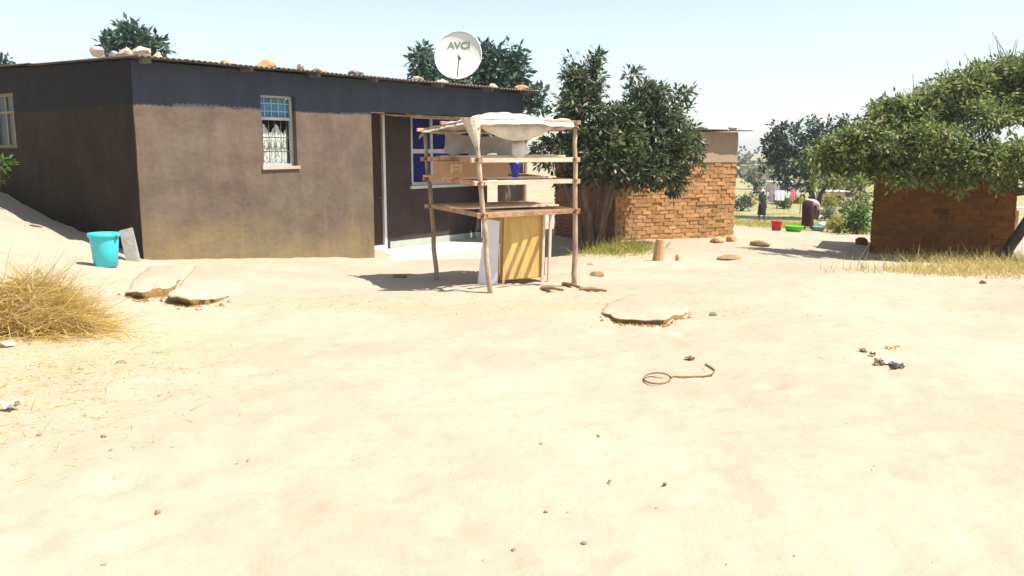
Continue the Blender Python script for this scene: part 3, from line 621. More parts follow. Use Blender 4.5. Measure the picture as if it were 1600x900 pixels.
# canopy: sagging sackcloth, thrown over the beams, with a hanging front fold
def bil(u, t): return tFL.lerp(tR, u).lerp(tBL.lerp(tBR, u), t)
nf = Vector((-dv.x, -dv.y, 0)); n = 30; v = []; f = []
for j in range(n + 1):
    for i in range(n + 1):
        u = -.04 + 1.08 * i / n; t = -.05 + 1.08 * j / n; p = bil(u, t)
        bump = .13 * math.exp(-((u - .45) / .30) ** 2 - ((t - .42) / .32) ** 2) - .05 * math.sin(math.pi * min(max((u - .5) * 2, 0), 1)) * math.sin(math.pi * min(max(t, 0), 1))
        if i in (0, n) or j in (0, n): p = p + du * random.uniform(-.025, .025) + nf * random.uniform(-.02, .03)
        wr = .005 * math.sin(u * 15 + t * 7) + .005 * math.sin(u * 31 - t * 23) + .02 * vnoise(u, t, .12, 5)
        edge = -.09 * max(0, (abs(t - .5) - .44) / .1) ** 1.5 - .08 * max(0, (abs(u - .5) - .46) / .08) ** 1.5
        v.append(loc(p) + Vector((0, 0, .034 + bump + float(wr) + edge + (.02 if t < .1 else 0))))
for j in range(n):
    for i in range(n): a = j * (n + 1) + i; f.append((a, a + 1, a + n + 2, a + n + 1))
k = len(v); v += [p + Vector((0, 0, -.007)) for p in v]; f += [tuple(k + q for q in reversed(t)) for t in f]
can = mk('canopy', v, f, M['tarp'], ST, True)
nf = Vector((-dv.x, -dv.y, 0))
def flap(prof, name, mt, amp=.02, back=.05):
    """cloth hanging behind a beam: prof = list of (point on the beam, drop)"""
    v = []; f = []; rows = 7
    for i, (p, d) in enumerate(prof):
        for r_ in range(rows + 1):
            t = r_ / rows; belly = math.sin(math.pi * t) * amp + .5 * amp * math.sin(i * 1.3) * t
            v.append(loc(p) - nf * back + nf * belly + Vector((0, 0, -.0 - d * t)))
    for i in range(len(prof) - 1):
        for r_ in range(rows): a = i * (rows + 1) + r_; f.append((a, a + rows + 1, a + rows + 2, a + 1))
    k = len(v); v += [p + nf * .006 for p in v]; f += [tuple(k + q for q in reversed(t)) for t in f]
    return mk(name, v, f, mt, can, True)
flap([(tFL.lerp(tR, u), .02 + .21 * math.sin(math.pi * min(1, max(0, (u - .02) / .80))) ** .8 * (1 if u < .82 else 0)) for u in np.linspace(.03, .84, 28)], 'front_fold', M['tarp'], .04)
# corner of the cloth tied down round the front pole
v = []; f = []
for i in range(15):
    a = -2.5 + 3.0 * i / 14
    for r_ in range(9):
        t = r_ / 8; wdt = (.11 - .085 * t) * (1 + .18 * math.sin(i * 2.3)); base = tFL.lerp(pFL, t * .17)
        v.append(loc(base) + (du * (math.sin(a) * wdt * 1.5 - .03 * (1 - t)) + nf * (math.cos(a) * wdt * .7 + .02)) + Vector((0, 0, .03 - .02 * math.sin(i * 1.7) * t)))
for i in range(14):
    for r_ in range(8): a = i * 9 + r_; f.append((a, a + 1, a + 10, a + 9))
mk('tied_corner', v, f, M['tarp'], can, True)
# grey plastic sheet slung under the canopy
def hang(name, P00, P10, P01, P11, sag, m, label, cat, wob=.02, n=18):
    v = []; f = []; o0 = Vector(P00)
    for j in range(n + 1):
        for i in range(n + 1):
            u, t = i / n, j / n; p = Vector(P00).lerp(Vector(P10), u).lerp(Vector(P01).lerp(Vector(P11), u), t)
            v.append(p - o0 + Vector((0, 0, -sag * math.sin(math.pi * u) * (1 - .5 * t) + wob * math.sin(u * 17 + t * 9) * t)) + nf * (wob * 1.3 * math.sin(u * 23 + t * 5)))
    for j in range(n):
        for i in range(n): a = j * (n + 1) + i; f.append((a, a + n + 1, a + n + 2, a + 1))
    k = len(v); v += [p - nf * .004 for p in v]; f += [tuple(k + q for q in reversed(t)) for t in f]
    o = mk(name, v, f, m, None, True); o.location = o0; return tag(o, label, cat)
zA = ZS[0] + .03
bl = onp(pBL, tBL, zA); fl = onp(pFL, tFL, zA)
i0 = tBL.lerp(tFL, .30) + du * .1; i1 = tBR.lerp(tR, .15) + du * -.35
hang('plastic_sheet', i0 - Vector((0, 0, .05)), i1 - Vector((0, 0, .05)), Vector((i0.x, i0.y, zA + .02)), Vector((i1.x, i1.y, zA + .03)), .06, M['plastic'], 'grey plastic sheet hanging under the stall canopy above the top shelf', 'plastic sheet')
# cardboard carton on the middle shelf
zB = ZS[1] + .026
cb = empty('cardboard_box', at(742, 281, pFL.y + .75), 0, 'long brown cardboard box on the middle shelf of the stall', 'box')
cb.location.z = zB; cb.rotation_euler = (0, 0, math.atan2(du.y, du.x) - .28)
b = MB(); b.box(-.46, .46, 0, .30, 0, .205, j=.006); b.build('carton', M['card'], cb)
for k, (y0, y1, tl) in enumerate(((-.004, .15, -.06), (.15, .304, .05))):
    b = MB(); b.box(-.465, .465, y0, y1, .209, .215, M=Matrix.Translation((0, 0, 0)), j=.004); b.build('flap', M['card'], cb)
b = MB()
for a0, a1, c0, c1 in ((-.33, -.29, .06, .17), (-.285, -.215, .135, .17), (-.21, -.175, .06, .17), (-.285, -.215, .09, .115)): b.box(a0, a1, -.0075, -.0065, c0, c1)
b.build('printed_mark', M['cardmark'], cb)
# blue cup and white sack
def vessel(name, loc_, r0, r1, h, m, label, cat, rim=.012, handle=None, group=None, n=28):
    e = empty(name, loc_, 0, label, cat, group); b = MB(); t = .006 + .02 * r0
    b.lathe([(0, .004), (r0 * .92, .004), (r0, .012), (r0 + (r1 - r0) * .5, h * .5), (r1, h - .01), (r1, h), (r1 - t, h), (r0 - t, .03), (0, .028)], n); b.build('body', m, e, True)
    q = MB(); q.lathe([(r1, h - .05 * rim / .012), (r1 + rim, h - .04 * rim / .012), (r1 + rim, h + .002), (r1 - t * .5, h + .004)], n); q.build('rim', m, e, True)
    if handle:
        hb = MB(); hb.tube([((r1 + rim) * math.cos(a), .0 + .05 * math.sin(a) - .02, h - .02 - handle * math.sin(a)) for a in np.linspace(0, math.pi, 13)], .006, 6); o = hb.build('handle', M['bar'], e); o.location.y = -(r1 + rim) * .3
        o.rotation_euler = (0, 0, 0)
    return e
cp = at(805, 277, pFL.y + .55); cp.z = zB
vessel('plastic_cup', cp, .040, .062, .185, M['bluecup'], 'tall deep blue plastic cup on the middle shelf beside the cardboard box', 'cup')
sp = at(812, 240, pFL.y + .8); me = rock_mesh('white_sack', .13, .10, .13, M['sack'], 5, 3, .1); o = link('white_sack', me, None, None, True); o.location = (sp.x, sp.y, zA + .09); tag(o, 'small bulging white sack on the top shelf of the stall', 'sack')
# yellow plywood cabinet under the stall and the white board against it
cx0, cx1 = hit(779, 443), hit(848, 440); cu = (cx1 - cx0); cu.z = 0; Wc = cu.length; ca = math.atan2(cu.y, cu.x)
CB = empty('plywood_cabinet', cx0, ca, 'yellow plywood cabinet with pale corner battens standing under the stall', 'cabinet')
hc = (ZS[2] - .07) - cx0.z
b = MB(); b.box(0.03, Wc - .0, 0, .018, .04, hc, j=.004); b.build('front_panel', M['yellow'], CB)
b = MB(); b.box(.10, Wc - .06, -.010, -.001, .05, hc * .52, j=.003); b.build('lower_panel', M['yellow'], CB)
b = MB(); b.box(Wc + .03, Wc + .05, .03, .42, .06, hc, j=.004); b.build('side_panel', M['palewood'], CB)
b = MB(); b.box(0.01, .03, .03, .42, .05, hc, j=.003); b.build('side_panel', M['yellow'], CB)
b = MB(); b.box(-.05, Wc + .1, -.06, .44, hc + .003, hc + .025, j=.004); b.build('top_board', M['palewood'], CB)
for xx, mm in ((.055, 'yellow'), (Wc - .03, 'palewood'), (Wc + .075, 'palewood')):
    b = MB(); b.beam((xx, -.030, -.08), (xx + .03, -.030, hc), .035, .03, up=(0, 1, 0), j=.004); b.build('corner_batten', M[mm], CB)
b = MB(); b.beam((0.03, -.028, hc - .05), (Wc, -.028, hc - .02), .03, .07, j=.004); b.build('top_batten', M['plank'], CB)
wb0, wb1 = hit(746, 444), hit(777, 445)
t1_, t0_ = at(781, 346, wb1.y + .06), at(758, 342, wb0.y + .06)
b = MB(); th = Vector((.0, .022, .004)); v = [wb0, wb1, t1_, t0_]; v = [Vector(p) - wb0 for p in v]; v += [p + th for p in v]
b.add(v, [(0, 1, 2, 3), (7, 6, 5, 4), (0, 4, 5, 1), (1, 5, 6, 2), (2, 6, 7, 3), (3, 7, 4, 0)]); o = b.build('white_board', M['whiteboard']); o.location = wb0; tag(o, 'plain white board leaning against the left side of the yellow cabinet', 'board')

# ------------------------------------------------------------------ bucket and leaning slab at the house corner
p = hit(166, 417); 
bk = vessel('bucket', p, .14, .18, .44, M['cyan'], 'bright turquoise plastic bucket standing in shade beside the house corner', 'bucket', .014, .18)
q0 = hit(208, 408); q1 = hit(222, 408); b = MB(); tp = at(198, 360, q0.y + .12)
b.beam((0, 0, -.05), tp - q0, .16, .07, up=(0, -1, .3), j=.02); o = b.build('leaning_slab', M['greystone']); o.location = q0; tag(o, 'rough grey stone slab leaning at the house corner behind the turquoise bucket', 'stone slab')

# ------------------------------------------------------------------ trees
def cl(px, py, Y, rx, rz, n, ry=None):
    c = at(px, py, Y); s = Y / F; return (tuple(c), (rx * s, (ry if ry else rx) * s, rz * s), n)
# mango tree right of the stall
tb = hit(925, 388); Yt = tb.y
mg = [cl(912, 128, Yt, 31, 34, 1150), cl(900, 165, Yt - .3, 30, 26, 800), cl(1010, 155, Yt, 32, 26, 1000), cl(1064, 152, Yt + .3, 18, 12, 170), cl(955, 195, Yt - .5, 46, 28, 1400), cl(1030, 195, Yt, 50, 35, 1700),
      cl(893, 222, Yt - .2, 36, 30, 950), cl(960, 235, Yt - .7, 60, 40, 1900), cl(1055, 235, Yt - .2, 48, 40, 1700), cl(1000, 268, Yt - .5, 52, 26, 1300), cl(1055, 280, Yt - .3, 26, 22, 420), cl(915, 268, Yt + .3, 45, 24, 900), cl(856, 240, Yt + .2, 22, 18, 240), cl(990, 120, Yt, 14, 10, 80), cl(935, 92, Yt, 10, 12, 70)]
def st(*pp): return [at(a, b_, c) for a, b_, c in pp]
tree('mango_tree', 'bushy dark mango tree with several stems beside the stall and brick house', None, tb,
     [([tb - Vector((0, 0, .1))] + st((922, 340, Yt), (905, 270, Yt), (905, 160, Yt)), [.11, .08, .06, .03]), ([tb + Vector((.1, 0, -.1))] + st((945, 330, Yt - .1), (960, 270, Yt - .2), (1000, 180, Yt)), [.10, .07, .06, .03]),
      ([tb + Vector((-.12, .1, -.1))] + st((900, 340, Yt + .2), (880, 280, Yt + .1), (870, 230, Yt)), [.08, .06, .045, .03]), ([tb + Vector((.14, -.05, -.1))] + st((944, 350, Yt - .1), (958, 300, Yt - .2), (1040, 230, Yt)), [.07, .05, .04, .02]), ([tb + Vector((.03, .12, -.1))] + st((932, 335, Yt + .2), (936, 290, Yt), (950, 220, Yt)), [.08, .06, .05, .03])],
     [(c, r, int(n_ * 1.9)) for c, r, n_ in mg], .128, M['mango'], M['bark'], .21, 26, asp=.36)
# tree behind the roof, dish in front of it
def bigtree(name, label, px, Y, cls, size, lm, group=None, twig=.35, asp=.4):
    c = at(px, 100, Y); base = Vector((c.x, c.y, gz(c.x, c.y))); top = Vector(cls[0][0])
    stems = [([base - Vector((0, 0, .2)), base.lerp(top, .45), base.lerp(top, .8), top], [.2, .15, .1, .05])]
    for k in cls[1:]:
        e = Vector(k[0]); stems.append(([base.lerp(top, .45), base.lerp(top, .45).lerp(e, .6) + Vector((0, 0, .2)), e], [.10, .07, .03]))
    return tree(name, label, group, base, stems, cls, size, lm, M['bark'], twig, 13, asp=asp)
Y = 33
bigtree('leafy_tree', 'tall green tree behind the roof with the satellite dish in front', 735, Y, [cl(700, 135, Y, 46, 24, 900), cl(658, 95, Y, 12, 22, 260), cl(672, 115, Y, 30, 28, 800), cl(762, 85, Y, 15, 16, 260), cl(770, 120, Y, 38, 36, 1400), cl(805, 105, Y, 18, 26, 520), cl(800, 140, Y, 34, 26, 900), cl(838, 162, Y, 14, 22, 300), cl(735, 190, Y, 80, 36, 1100)], .27, M['dark'], asp=.45)
Y = 34
bigtree('leafy_tree', 'dark round-topped tree peeping over the left corner of the roof behind pale stones', 206, Y, [cl(206, 70, Y, 36, 26, 1400), cl(172, 74, Y, 12, 14, 250), cl(238, 78, Y, 18, 16, 350), cl(206, 120, Y, 52, 40, 1200)], .27, M['dark'], asp=.45)
Y = 40
bigtree('leafy_tree', 'small far tree top showing above the roof at the extreme left edge', 6, Y, [cl(8, 106, Y, 18, 8, 240), cl(8, 135, Y, 30, 22, 600)], .25, M['dark'], asp=.45)
# middle tree over the washing place
tb = hit(1268, 345); Yt = tb.y + 1.2; tb = Vector((at(1270, 340, Yt).x, Yt, 0)); tb.z = gz(tb.x, tb.y)
tree('round_tree', 'dark round tree standing over the bending woman', None, tb,
     [([tb - Vector((0, 0, .1))] + st((1270, 312, Yt), (1262, 285, Yt), (1240, 240, Yt)), [.2, .16, .13, .05]), ([tb + Vector((.15, 0, -.1))] + st((1280, 310, Yt), (1295, 280, Yt), (1310, 240, Yt)), [.16, .12, .09, .05])],
     [cl(1245, 222, Yt, 42, 34, 2000), cl(1222, 252, Yt, 32, 30, 1300), cl(1270, 250, Yt, 45, 36, 1900), cl(1300, 210, Yt, 38, 24, 1300), cl(1262, 282, Yt, 38, 20, 900), cl(1216, 205, Yt, 12, 16, 160), cl(1326, 200, Yt, 20, 18, 420), cl(1300, 250, Yt, 36, 32, 1500), cl(1212, 232, Yt, 22, 26, 800)], .22, M['deep'], M['darkbark'], .30, 15, asp=.42)
# spreading tree over the mud hut
hb = hit(1566, 392); Yt = 17.3
tb = Vector((at(1562, 395, 17.0).x, 17.0, 0)); tb.z = gz(tb.x, tb.y)
fork = at(1640, 292, 16.9)
sp_ = [cl(1390, 185, 17.6, 34, 20, 800), cl(1300, 248, 17.4, 42, 26, 1100), cl(1350, 228, 17.2, 45, 30, 1500), cl(1405, 225, 17.0, 52, 36, 1900), cl(1440, 178, 17.5, 55, 30, 1900), cl(1500, 150, 17.6, 60, 32, 2200), cl(1565, 122, 17.8, 55, 26, 2000), cl(1610, 125, 17.8, 45, 28, 1400), cl(1465, 222, 16.8, 55, 26, 1400),
       cl(1540, 182, 16.8, 45, 20, 900), cl(1610, 185, 17.3, 22, 10, 140), cl(1450, 258, 17.0, 60, 22, 1600), cl(1530, 248, 16.8, 60, 26, 1900), cl(1590, 245, 16.6, 45, 26, 1200), cl(1590, 155, 17.4, 45, 22, 1100), cl(1395, 266, 17.2, 40, 16, 700), cl(1345, 262, 17.3, 40, 16, 700), cl(1685, 160, 17.2, 62, 55, 2400), cl(1680, 240, 16.6, 60, 40, 1800), cl(1500, 275, 17.2, 70, 10, 500), cl(1375, 170, 17.6, 16, 10, 120), cl(1600, 262, 17.0, 40, 20, 700)]
for k in range(34):
    xp = random.uniform(1290, 1640); yo = np.interp(xp, (1290, 1340, 1380, 1440, 1500, 1560, 1640), (228, 204, 170, 152, 126, 102, 98)) + random.uniform(-10, 12)
    sp_.append(cl(xp, yo, 17.4 + random.uniform(-.5, .5), random.uniform(6, 15), random.uniform(5, 11), int(random.uniform(30, 80))))
for k in range(16): sp_.append(cl(random.uniform(1270, 1610), 283 + random.uniform(-12, 12), 16.7 + random.uniform(-.3, .3), random.uniform(9, 18), random.uniform(6, 12), int(random.uniform(40, 90))))
# the crown reaches forward and back as well
sp_ += [((c[0] + .9, c[1] + 1.6, c[2] + .1), r, int(n_ * .35)) for c, r, n_ in sp_[4:9]]
stems = [([tb - Vector((0, 0, .15)), tb.lerp(fork, .5) + Vector((.02, 0, -.03)), fork, at(1660, 240, 17.4), at(1640, 160, 17.5)], [.12, .10, .10, .09, .05]),
         ([fork, at(1590, 300, 16.9), at(1545, 268, 16.9), at(1470, 220, 17.2), at(1400, 205, 17.4)], [.10, .09, .08, .06, .03]), ([at(1660, 240, 17.4), at(1600, 190, 17.5), at(1520, 160, 17.6), at(1450, 180, 17.5)], [.09, .07, .05, .03]),
         ([at(1545, 268, 17.2), at(1440, 258, 17.1), at(1340, 240, 17.3)], [.06, .045, .025]), ([at(1600, 190, 17.5), at(1590, 140, 17.6), at(1570, 100, 17.7)], [.06, .04, .02])]
for k in range(16):
    a = at(random.uniform(1410, 1600), 0, 17.6); xpx = random.uniform(1400, 1610); yy = 190 - (xpx - 1380) * .42; p0 = at(xpx, yy + 10, 17.7); d = Vector((random.uniform(-.5, .2), 0, random.uniform(.35, .8)))
    stems.append(([p0, p0 + d * .6, p0 + d * 1.0 + Vector((random.uniform(-.15, .15), 0, .05))], [.012, .008, .004]))
tree('spreading_tree', 'wide spreading olive green tree overhanging the dark mud hut', None, tb, stems, [(c, r, int(n_ * 1.9)) for c, r, n_ in sp_], .10, M['acacia'], M['darkbark'], .19, 26, asp=.42)
# shrubs
def shrub(name, label, px, py, wpx, hpx, lm, n, size, group=None, twig=.15):
    b0 = hit(px, py); s = b0.y / F; c = b0 + Vector((0, 0, hpx * s * .5)); cls = [((c.x + random.uniform(-.3, .3) * wpx * s, c.y + random.uniform(-.3, .3) * wpx * s, c.z + random.uniform(-.2, .3) * hpx * s), (wpx * s * .28, wpx * s * .28, hpx * s * .3), n // 5) for _ in range(5)]
    stems = [([b0 - Vector((0, 0, .05)), b0.lerp(Vector(k[0]), .5) + Vector((random.uniform(-.05, .05), 0, 0)), Vector(k[0])], [.03, .02, .01]) for k in cls]
    return tree(name, label, group, b0, stems, cls, size, lm, M['bark'], twig, 10, 'shrub', .45, 'stem')
shrub('shrub', 'fresh green leafy shrub at the left side of the dark mud hut', 1340, 366, 46, 48, M['light'], 900, .16)
shrub('shrub', 'dry brownish shrub behind the fresh green shrub near the mud hut', 1328, 348, 44, 50, M['acacia'], 700, .16)
shrub('shrub', 'yellow-green low shrub between the bending woman and the mud hut', 1312, 364, 36, 26, M['greengrass'], 500, .14)
shrub('shrub', 'slim green sapling behind the standing dark-dressed person', 1181, 318, 26, 56, M['dark'], 600, .2)
shrub('shrub', 'pale dusty bush beyond the brick house next to the sapling', 1180, 296, 40, 44, M['pale'], 700, .3, twig=.3)
shrub('shrub', 'dusty roundish bush in the far field left of the round tree', 1212, 318, 30, 20, M['pale'], 350, .2)
for a_ in ((1160, 330, 30, 26, 'dark', 'dark green scrub just past the right corner of the brick house'), (1226, 326, 26, 18, 'light', 'green scrub under the pale blue sheet'), (1290, 328, 28, 22, 'greengrass', 'yellow-green scrub under the earth coloured far house'), (1172, 322, 26, 16, 'drygrass', 'low straw-coloured bush in the far field right of the brick house'), (1205, 286, 34, 18, 'far', 'grey-green bush row left of the far pale house'), (1246, 318, 24, 14, 'greengrass', 'yellow-green bush below the bright pink cloth'), (1190, 268, 40, 20, 'pale', 'pale far bush above the sapling'), (1236, 292, 26, 16, 'far', 'far grey-green bush above the pink cloth'),
           (1302, 345, 30, 24, 'pale', 'pale dry bush right of the bending woman'), (1350, 332, 30, 40, 'acacia', 'brown-green bush tight against the left edge of the mud hut'), (1308, 312, 26, 20, 'far', 'grey-green bush in front of the pink walled far house'), (1345, 300, 30, 30, 'light', 'green bush behind the corner of the mud hut below the spreading crown')):
    shrub('shrub', a_[5], a_[0], a_[1], a_[2], a_[3], M[a_[4]], 450, .2, twig=.2)
e = hit(-6, 330); cl_ = [(tuple(at(2, 258, e.y) + Vector((0, 0, 0))), (.10, .12, .13), 110), (tuple(at(-14, 275, e.y)), (.15, .15, .15), 110)]
tree('shrub', 'yellow-green sprig of a shrub at the left edge under the side window', None, e, [([e, e.lerp(Vector(cl_[0][0]), .6), Vector(cl_[0][0])], [.02, .015, .008])], cl_, .1, M['light'], M['bark'], .08, 8, 'shrub', .45, 'stem')

# ------------------------------------------------------------------ mud-brick house and mud hut
def brickmeshes(name, L, h, d, m, n=7, j=.012):
    out = []
    for k in range(n):
        b = MB(); b.box(-L / 2, L / 2, 0, d, 0, h, j=j); me = bpy.data.meshes.new(name); me.from_pydata(b.v, [], b.f); me.materials.append(m); out.append(me)
    return out
def brickface(parent, W, Ht, L, h, meshes, z0=0, proud=.02, gap=.016, wob=.012):
    rows = int(round(Ht / h)); cnt = 0
    for r_ in range(rows):
        x = -(L / 2 if r_ % 2 else 0) + random.uniform(-.03, .03)
        while x < W - .05:
            xa = max(x, 0); xb = min(x + L - gap, W)
            if xb - xa > .06:
                o = link('brick', random.choice(meshes), None, parent); o.location = ((xa + xb) / 2, -proud + random.uniform(-wob, wob * .8) + (.05 if random.random() < .035 else 0), z0 + r_ * h + .006 + random.uniform(-.006, .006))
                o.scale = ((xb - xa) / L * (1 - gap * .9), 1, 1.0 - gap * 4); o.rotation_euler = (0, random.uniform(-.02, .02), random.uniform(-.02, .02)); cnt += 1
            x += L
    return cnt
bA = hit(960, 366); bA = Vector((at(960, 366, 19.3).x, 19.3, 0)); bA.z = gz(bA.x, bA.y) - .12
yb = math.radians(24)
BH = empty('brick_house', bA, yb, 'small square ochre mud-brick house with flat iron roof behind the mango tree', 'house')
tpx = at(1163, 208, 20.6); Wb = 3.35; Hb = 2.62
fw = empty('front_wall', (0, 0, 0)); fw.parent = BH
b = MB(); b.box(0.012, Wb - .012, .012, .22, -.6, Hb); b.build('mortar', M['mortar'], fw)
bm_ = brickmeshes('brick', .245, .0905, .10, M['brick'], 8, .007)
brickface(fw, Wb, 1.90, .245, .0905, bm_, 0, .014, .013, .010)
b_v, b_f = slabwall(-.008, Wb + .008, 1.91, Hb, .3, step=.18, j=.012); sub('upper_plaster', b_v, b_f, M['greyplaster'], fw, (0, -.026, 0))
swl = empty('side_wall', (0, 3.0, 0), -math.pi / 2); swl.parent = BH
b = MB(); b.box(.012, 2.76, .012, .2, -.6, Hb); b.build('mortar', M['mortarred'], swl)
b = MB()
for r_ in range(28):
    for k in range(13):
        xa = max(0, k * .245 - (.12 if r_ % 2 else 0)); xb = min(2.98, (k + 1) * .245 - (.12 if r_ % 2 else 0) - .013)
        if xb - xa > .05: b.box(xa, xb, -.014 + random.uniform(-.01, .008), .09, r_ * .0905 + .004, r_ * .0905 + .083, j=.005)
b.build('side_bricks', M['brickred'], swl)['kind'] = 'stuff'
b = MB(); b.box(Wb - .22, Wb - .012, .222, 2.99, -.6, Hb); b.build('right_wall', M['mortar'], BH)
b = MB(); b.box(.2, Wb - .222, 2.8, 3.0, -.6, Hb); b.build('back_wall', M['mortar'], BH)
rb = empty('roof', (0, 0, Hb + .03)); rb.parent = BH
s2 = sheetmesh(.80, 3.7)
for i in range(5):
    o = link('roof_sheet', s2, None, rb); o.location = (-.18 + i * .755, -.22, .01 * (i % 2) + .008); o.rotation_euler = (.01, 0, random.uniform(-.008, .008))
for i, (lx, lab) in enumerate(((1.9, 'left pale stone of three on the brick house roof edge'), (2.35, 'middle pale stone of three on the brick house roof edge'), (3.2, 'right pale stone of three on the brick house roof edge'))):
    o = link('roof_stone', rock_mesh('roof_stone', .13, .10, .05, M['stone'], 80 + i)); o.location = BH.matrix_basis @ Vector((lx, .0, Hb + .085)); tag(o, lab, 'stone', 'stones on the brick house roof')
    o.location = bA + Matrix.Rotation(yb, 3, 'Z') @ Vector((lx, 0, Hb + .085))
# mud hut
hA = Vector((at(1358, 396, 19.0).x, 19.0, 0)); hA.z = gz(hA.x, hA.y) - .1
HT = empty('mud_hut', hA, math.radians(-24), 'low dark brown mud-brick hut under the spreading tree', 'hut')
Wh, Hh = 2.78, 2.02
fw = empty('front_wall', (0, 0, 0)); fw.parent = HT
b = MB(); b.box(.012, Wh - .012, .010, .22, -.7, Hh); b.build('mortar', M['hutmortar'], fw)
brickface(fw, Wh, 2.0, .30, .125, brickmeshes('brick', .30, .125, .10, M['hutbrick'], j=.008), 0, .008, .008, .007)
b = MB(); b.box(.012, .2, .222, 2.7, -.7, Hh); b.build('left_wall', M['hutmortar'], HT); b = MB(); b.box(Wh - .2, Wh - .012, .222, 2.7, -.7, Hh); b.build('right_wall', M['hutmortar'], HT)
b = MB(); b.box(.2, Wh - .2, 2.5, 2.69, -.7, Hh); b.build('back_wall', M['hutmortar'], HT)
rb = empty('roof', (0, 0, Hh + .02)); rb.parent = HT
for i in range(4): o = link('roof_sheet', s2, None, rb); o.location = (-.12 + i * .755, -.25, .01 * (i % 2) + .012)
# ring hung near the top corner of the hut, rail beside it
rc = at(1557, 286, 17.86); b = MB(); b.tube([(.12 * math.cos(t), .0, .13 * math.sin(t)) for t in np.linspace(0, 2 * math.pi, 25)], .035, 8, caps=False); o = b.build('hoop', M['greystone'], None, True); o.location = rc; tag(o, 'pale grey hoop hanging near the upper right corner of the mud hut', 'hoop')
rl0, rl1 = at(1583, 326, 20.5), at(1625, 326, 20.5)
e = empty('bench', Vector((rl0.x, rl0.y, gz(rl0.x, rl0.y))), 0, 'white topped bench just right of the mud hut at picture edge', 'bench'); zt_ = rl0.z - e.location.z
b = MB(); b.box(0, .9, -.15, .2, zt_ - .04, zt_ + .04); b.build('seat', M['white'], e)
for xx in (.06, .84): b = MB(); b.box(xx - .03, xx + .03, -.1, .15, -.1, zt_ - .042); b.build('leg', M['plank'], e)

# ------------------------------------------------------------------ ledges of crusted earth
def ledge(pix, label, front, cat='earth slab'):
    P = [hit(a, b_) for a, b_, h_ in pix]; c = sum((p for p in P), Vector()) / len(P); c.z = gz(c.x, c.y)
    n = len(P); D = []; HH = []
    for i in range(n):                      # densify
        for k in range(5):
            q = P[i].lerp(P[(i + 1) % n], k / 5); D.append(q + Vector((random.uniform(-.014, .014), random.uniform(-.014, .014), 0))); h_ = pix[i][2] * (1 - k / 5) + pix[(i + 1) % n][2] * k / 5; HH.append(h_ * random.uniform(.9, 1.08))
    v = []; f = []; N = len(D); rings = (1, .95, .85, .68, .42); hm = .62 * max(HH)
    for kr, r_ in enumerate(rings):
        for p, h_ in zip(D, HH):
            q = c.lerp(p, r_); e_ = (h_ * .9 if kr == 0 else h_) * r_ ** .5 + max(hm - h_, 0) * (1 - r_ * r_)
            v.append(Vector((q.x, q.y, gz(q.x, q.y) + (-.03 if kr == 0 and h_ < .02 else 0) + e_ + .010 * float(vnoise(q.x, q.y, .12, 9)))))
    v.append(Vector((c.x, c.y, gz(c.x, c.y) + hm + .01)))
    mi = []
    for kr in range(len(rings) - 1):
        for i in range(N): a, b_ = kr * N + i, kr * N + (i + 1) % N; f.append((a, b_, b_ + N, a + N)); mi.append(0)
    for i in range(N): f.append(((len(rings) - 1) * N + i, (len(rings) - 1) * N + (i + 1) % N, len(rings) * N)); mi.append(0)
    k = len(v)
    for p, h_ in zip(D, HH): q = c.lerp(p, .96); q.y += front * .95 * min(1, h_ / .1); v.append(Vector((q.x, q.y, gz(q.x, q.y) - .05)))
    for i in range(N): f.append((i, k + i, k + (i + 1) % N, (i + 1) % N)); mi.append(1)
    o = mk('earth_slab', [p - c for p in v], f, [M['ground'], M['soil']], None, True); o.data.polygons.foreach_set('material_index', mi); o.location = c
    bm = bmesh.new(); bm.from_mesh(o.data); bmesh.ops.recalc_face_normals(bm, faces=bm.faces); bm.to_mesh(o.data); bm.free()
    for p, h_ in zip(D, HH):                # crumbs fallen from the undercut front
        if h_ > .03:
            for _ in range(5): CRUMBS.append((p.x + random.gauss(0, .06), p.y - abs(random.gauss(0, .07)) + .03, random.uniform(.008, .03)))
    return tag(o, label, cat, 'undercut slabs of crusted earth')
CRUMBS = []
ledge([(196, 462, .03), (206, 438, 0), (232, 416, 0), (288, 413, 0), (284, 432, .01), (274, 454, .06), (250, 464, .10), (222, 470, .09)], 'pale crusted earth slab with ragged dark undercut nearest the turquoise bucket', .14)
ledge([(262, 474, .08), (276, 450, .02), (292, 430, .005), (304, 413, 0), (366, 411, 0), (412, 420, 0), (402, 440, 0), (370, 460, .005), (336, 474, .05), (298, 482, .085)], 'wider pale earth slab below the house wall, right of the one nearest the bucket', .14)
ledge([(938, 490, .02), (944, 474, 0), (985, 460, 0), (1050, 463, 0), (1080, 480, .005), (1068, 497, .04), (1036, 509, .06), (1000, 508, .05), (965, 505, .045)], 'rounded pale earth slab with broken white rim in the sand before the stall', .08)

# ------------------------------------------------------------------ straw heap
hc_ = hit(20, 524); hc_ = Vector((hc_.x, hc_.y + .35, 0)); hc_.z = gz(hc_.x, hc_.y)
n = 6500; th_ = rng.random(n) * 2 * math.pi; rr = rng.random(n) ** .6; ex, ey, eh = .43, .42, .36
px_ = np.cos(th_) * rr * ex; py_ = np.sin(th_) * rr * ey; pz_ = eh * (1 - rr ** 2) * (.25 + .75 * rng.random(n)) * .85
wx, wy = hc_.x + px_, hc_.y + py_; pz_ = pz_ + hz(wx, wy) - hc_.z + .07 + .05 * (py_ < -.1)
D = np.stack([.62 + .40 * rng.normal(size=n), -.25 + .35 * rng.normal(size=n), .28 + .26 * rng.normal(size=n)], 1)
P = np.stack([px_, py_, pz_], 1) - D / np.linalg.norm(D, axis=1, keepdims=True) * .22
sh = empty('straw_heap', hc_, 0, 'heap of golden thatching straw lying on the ground at the left edge', 'straw heap')
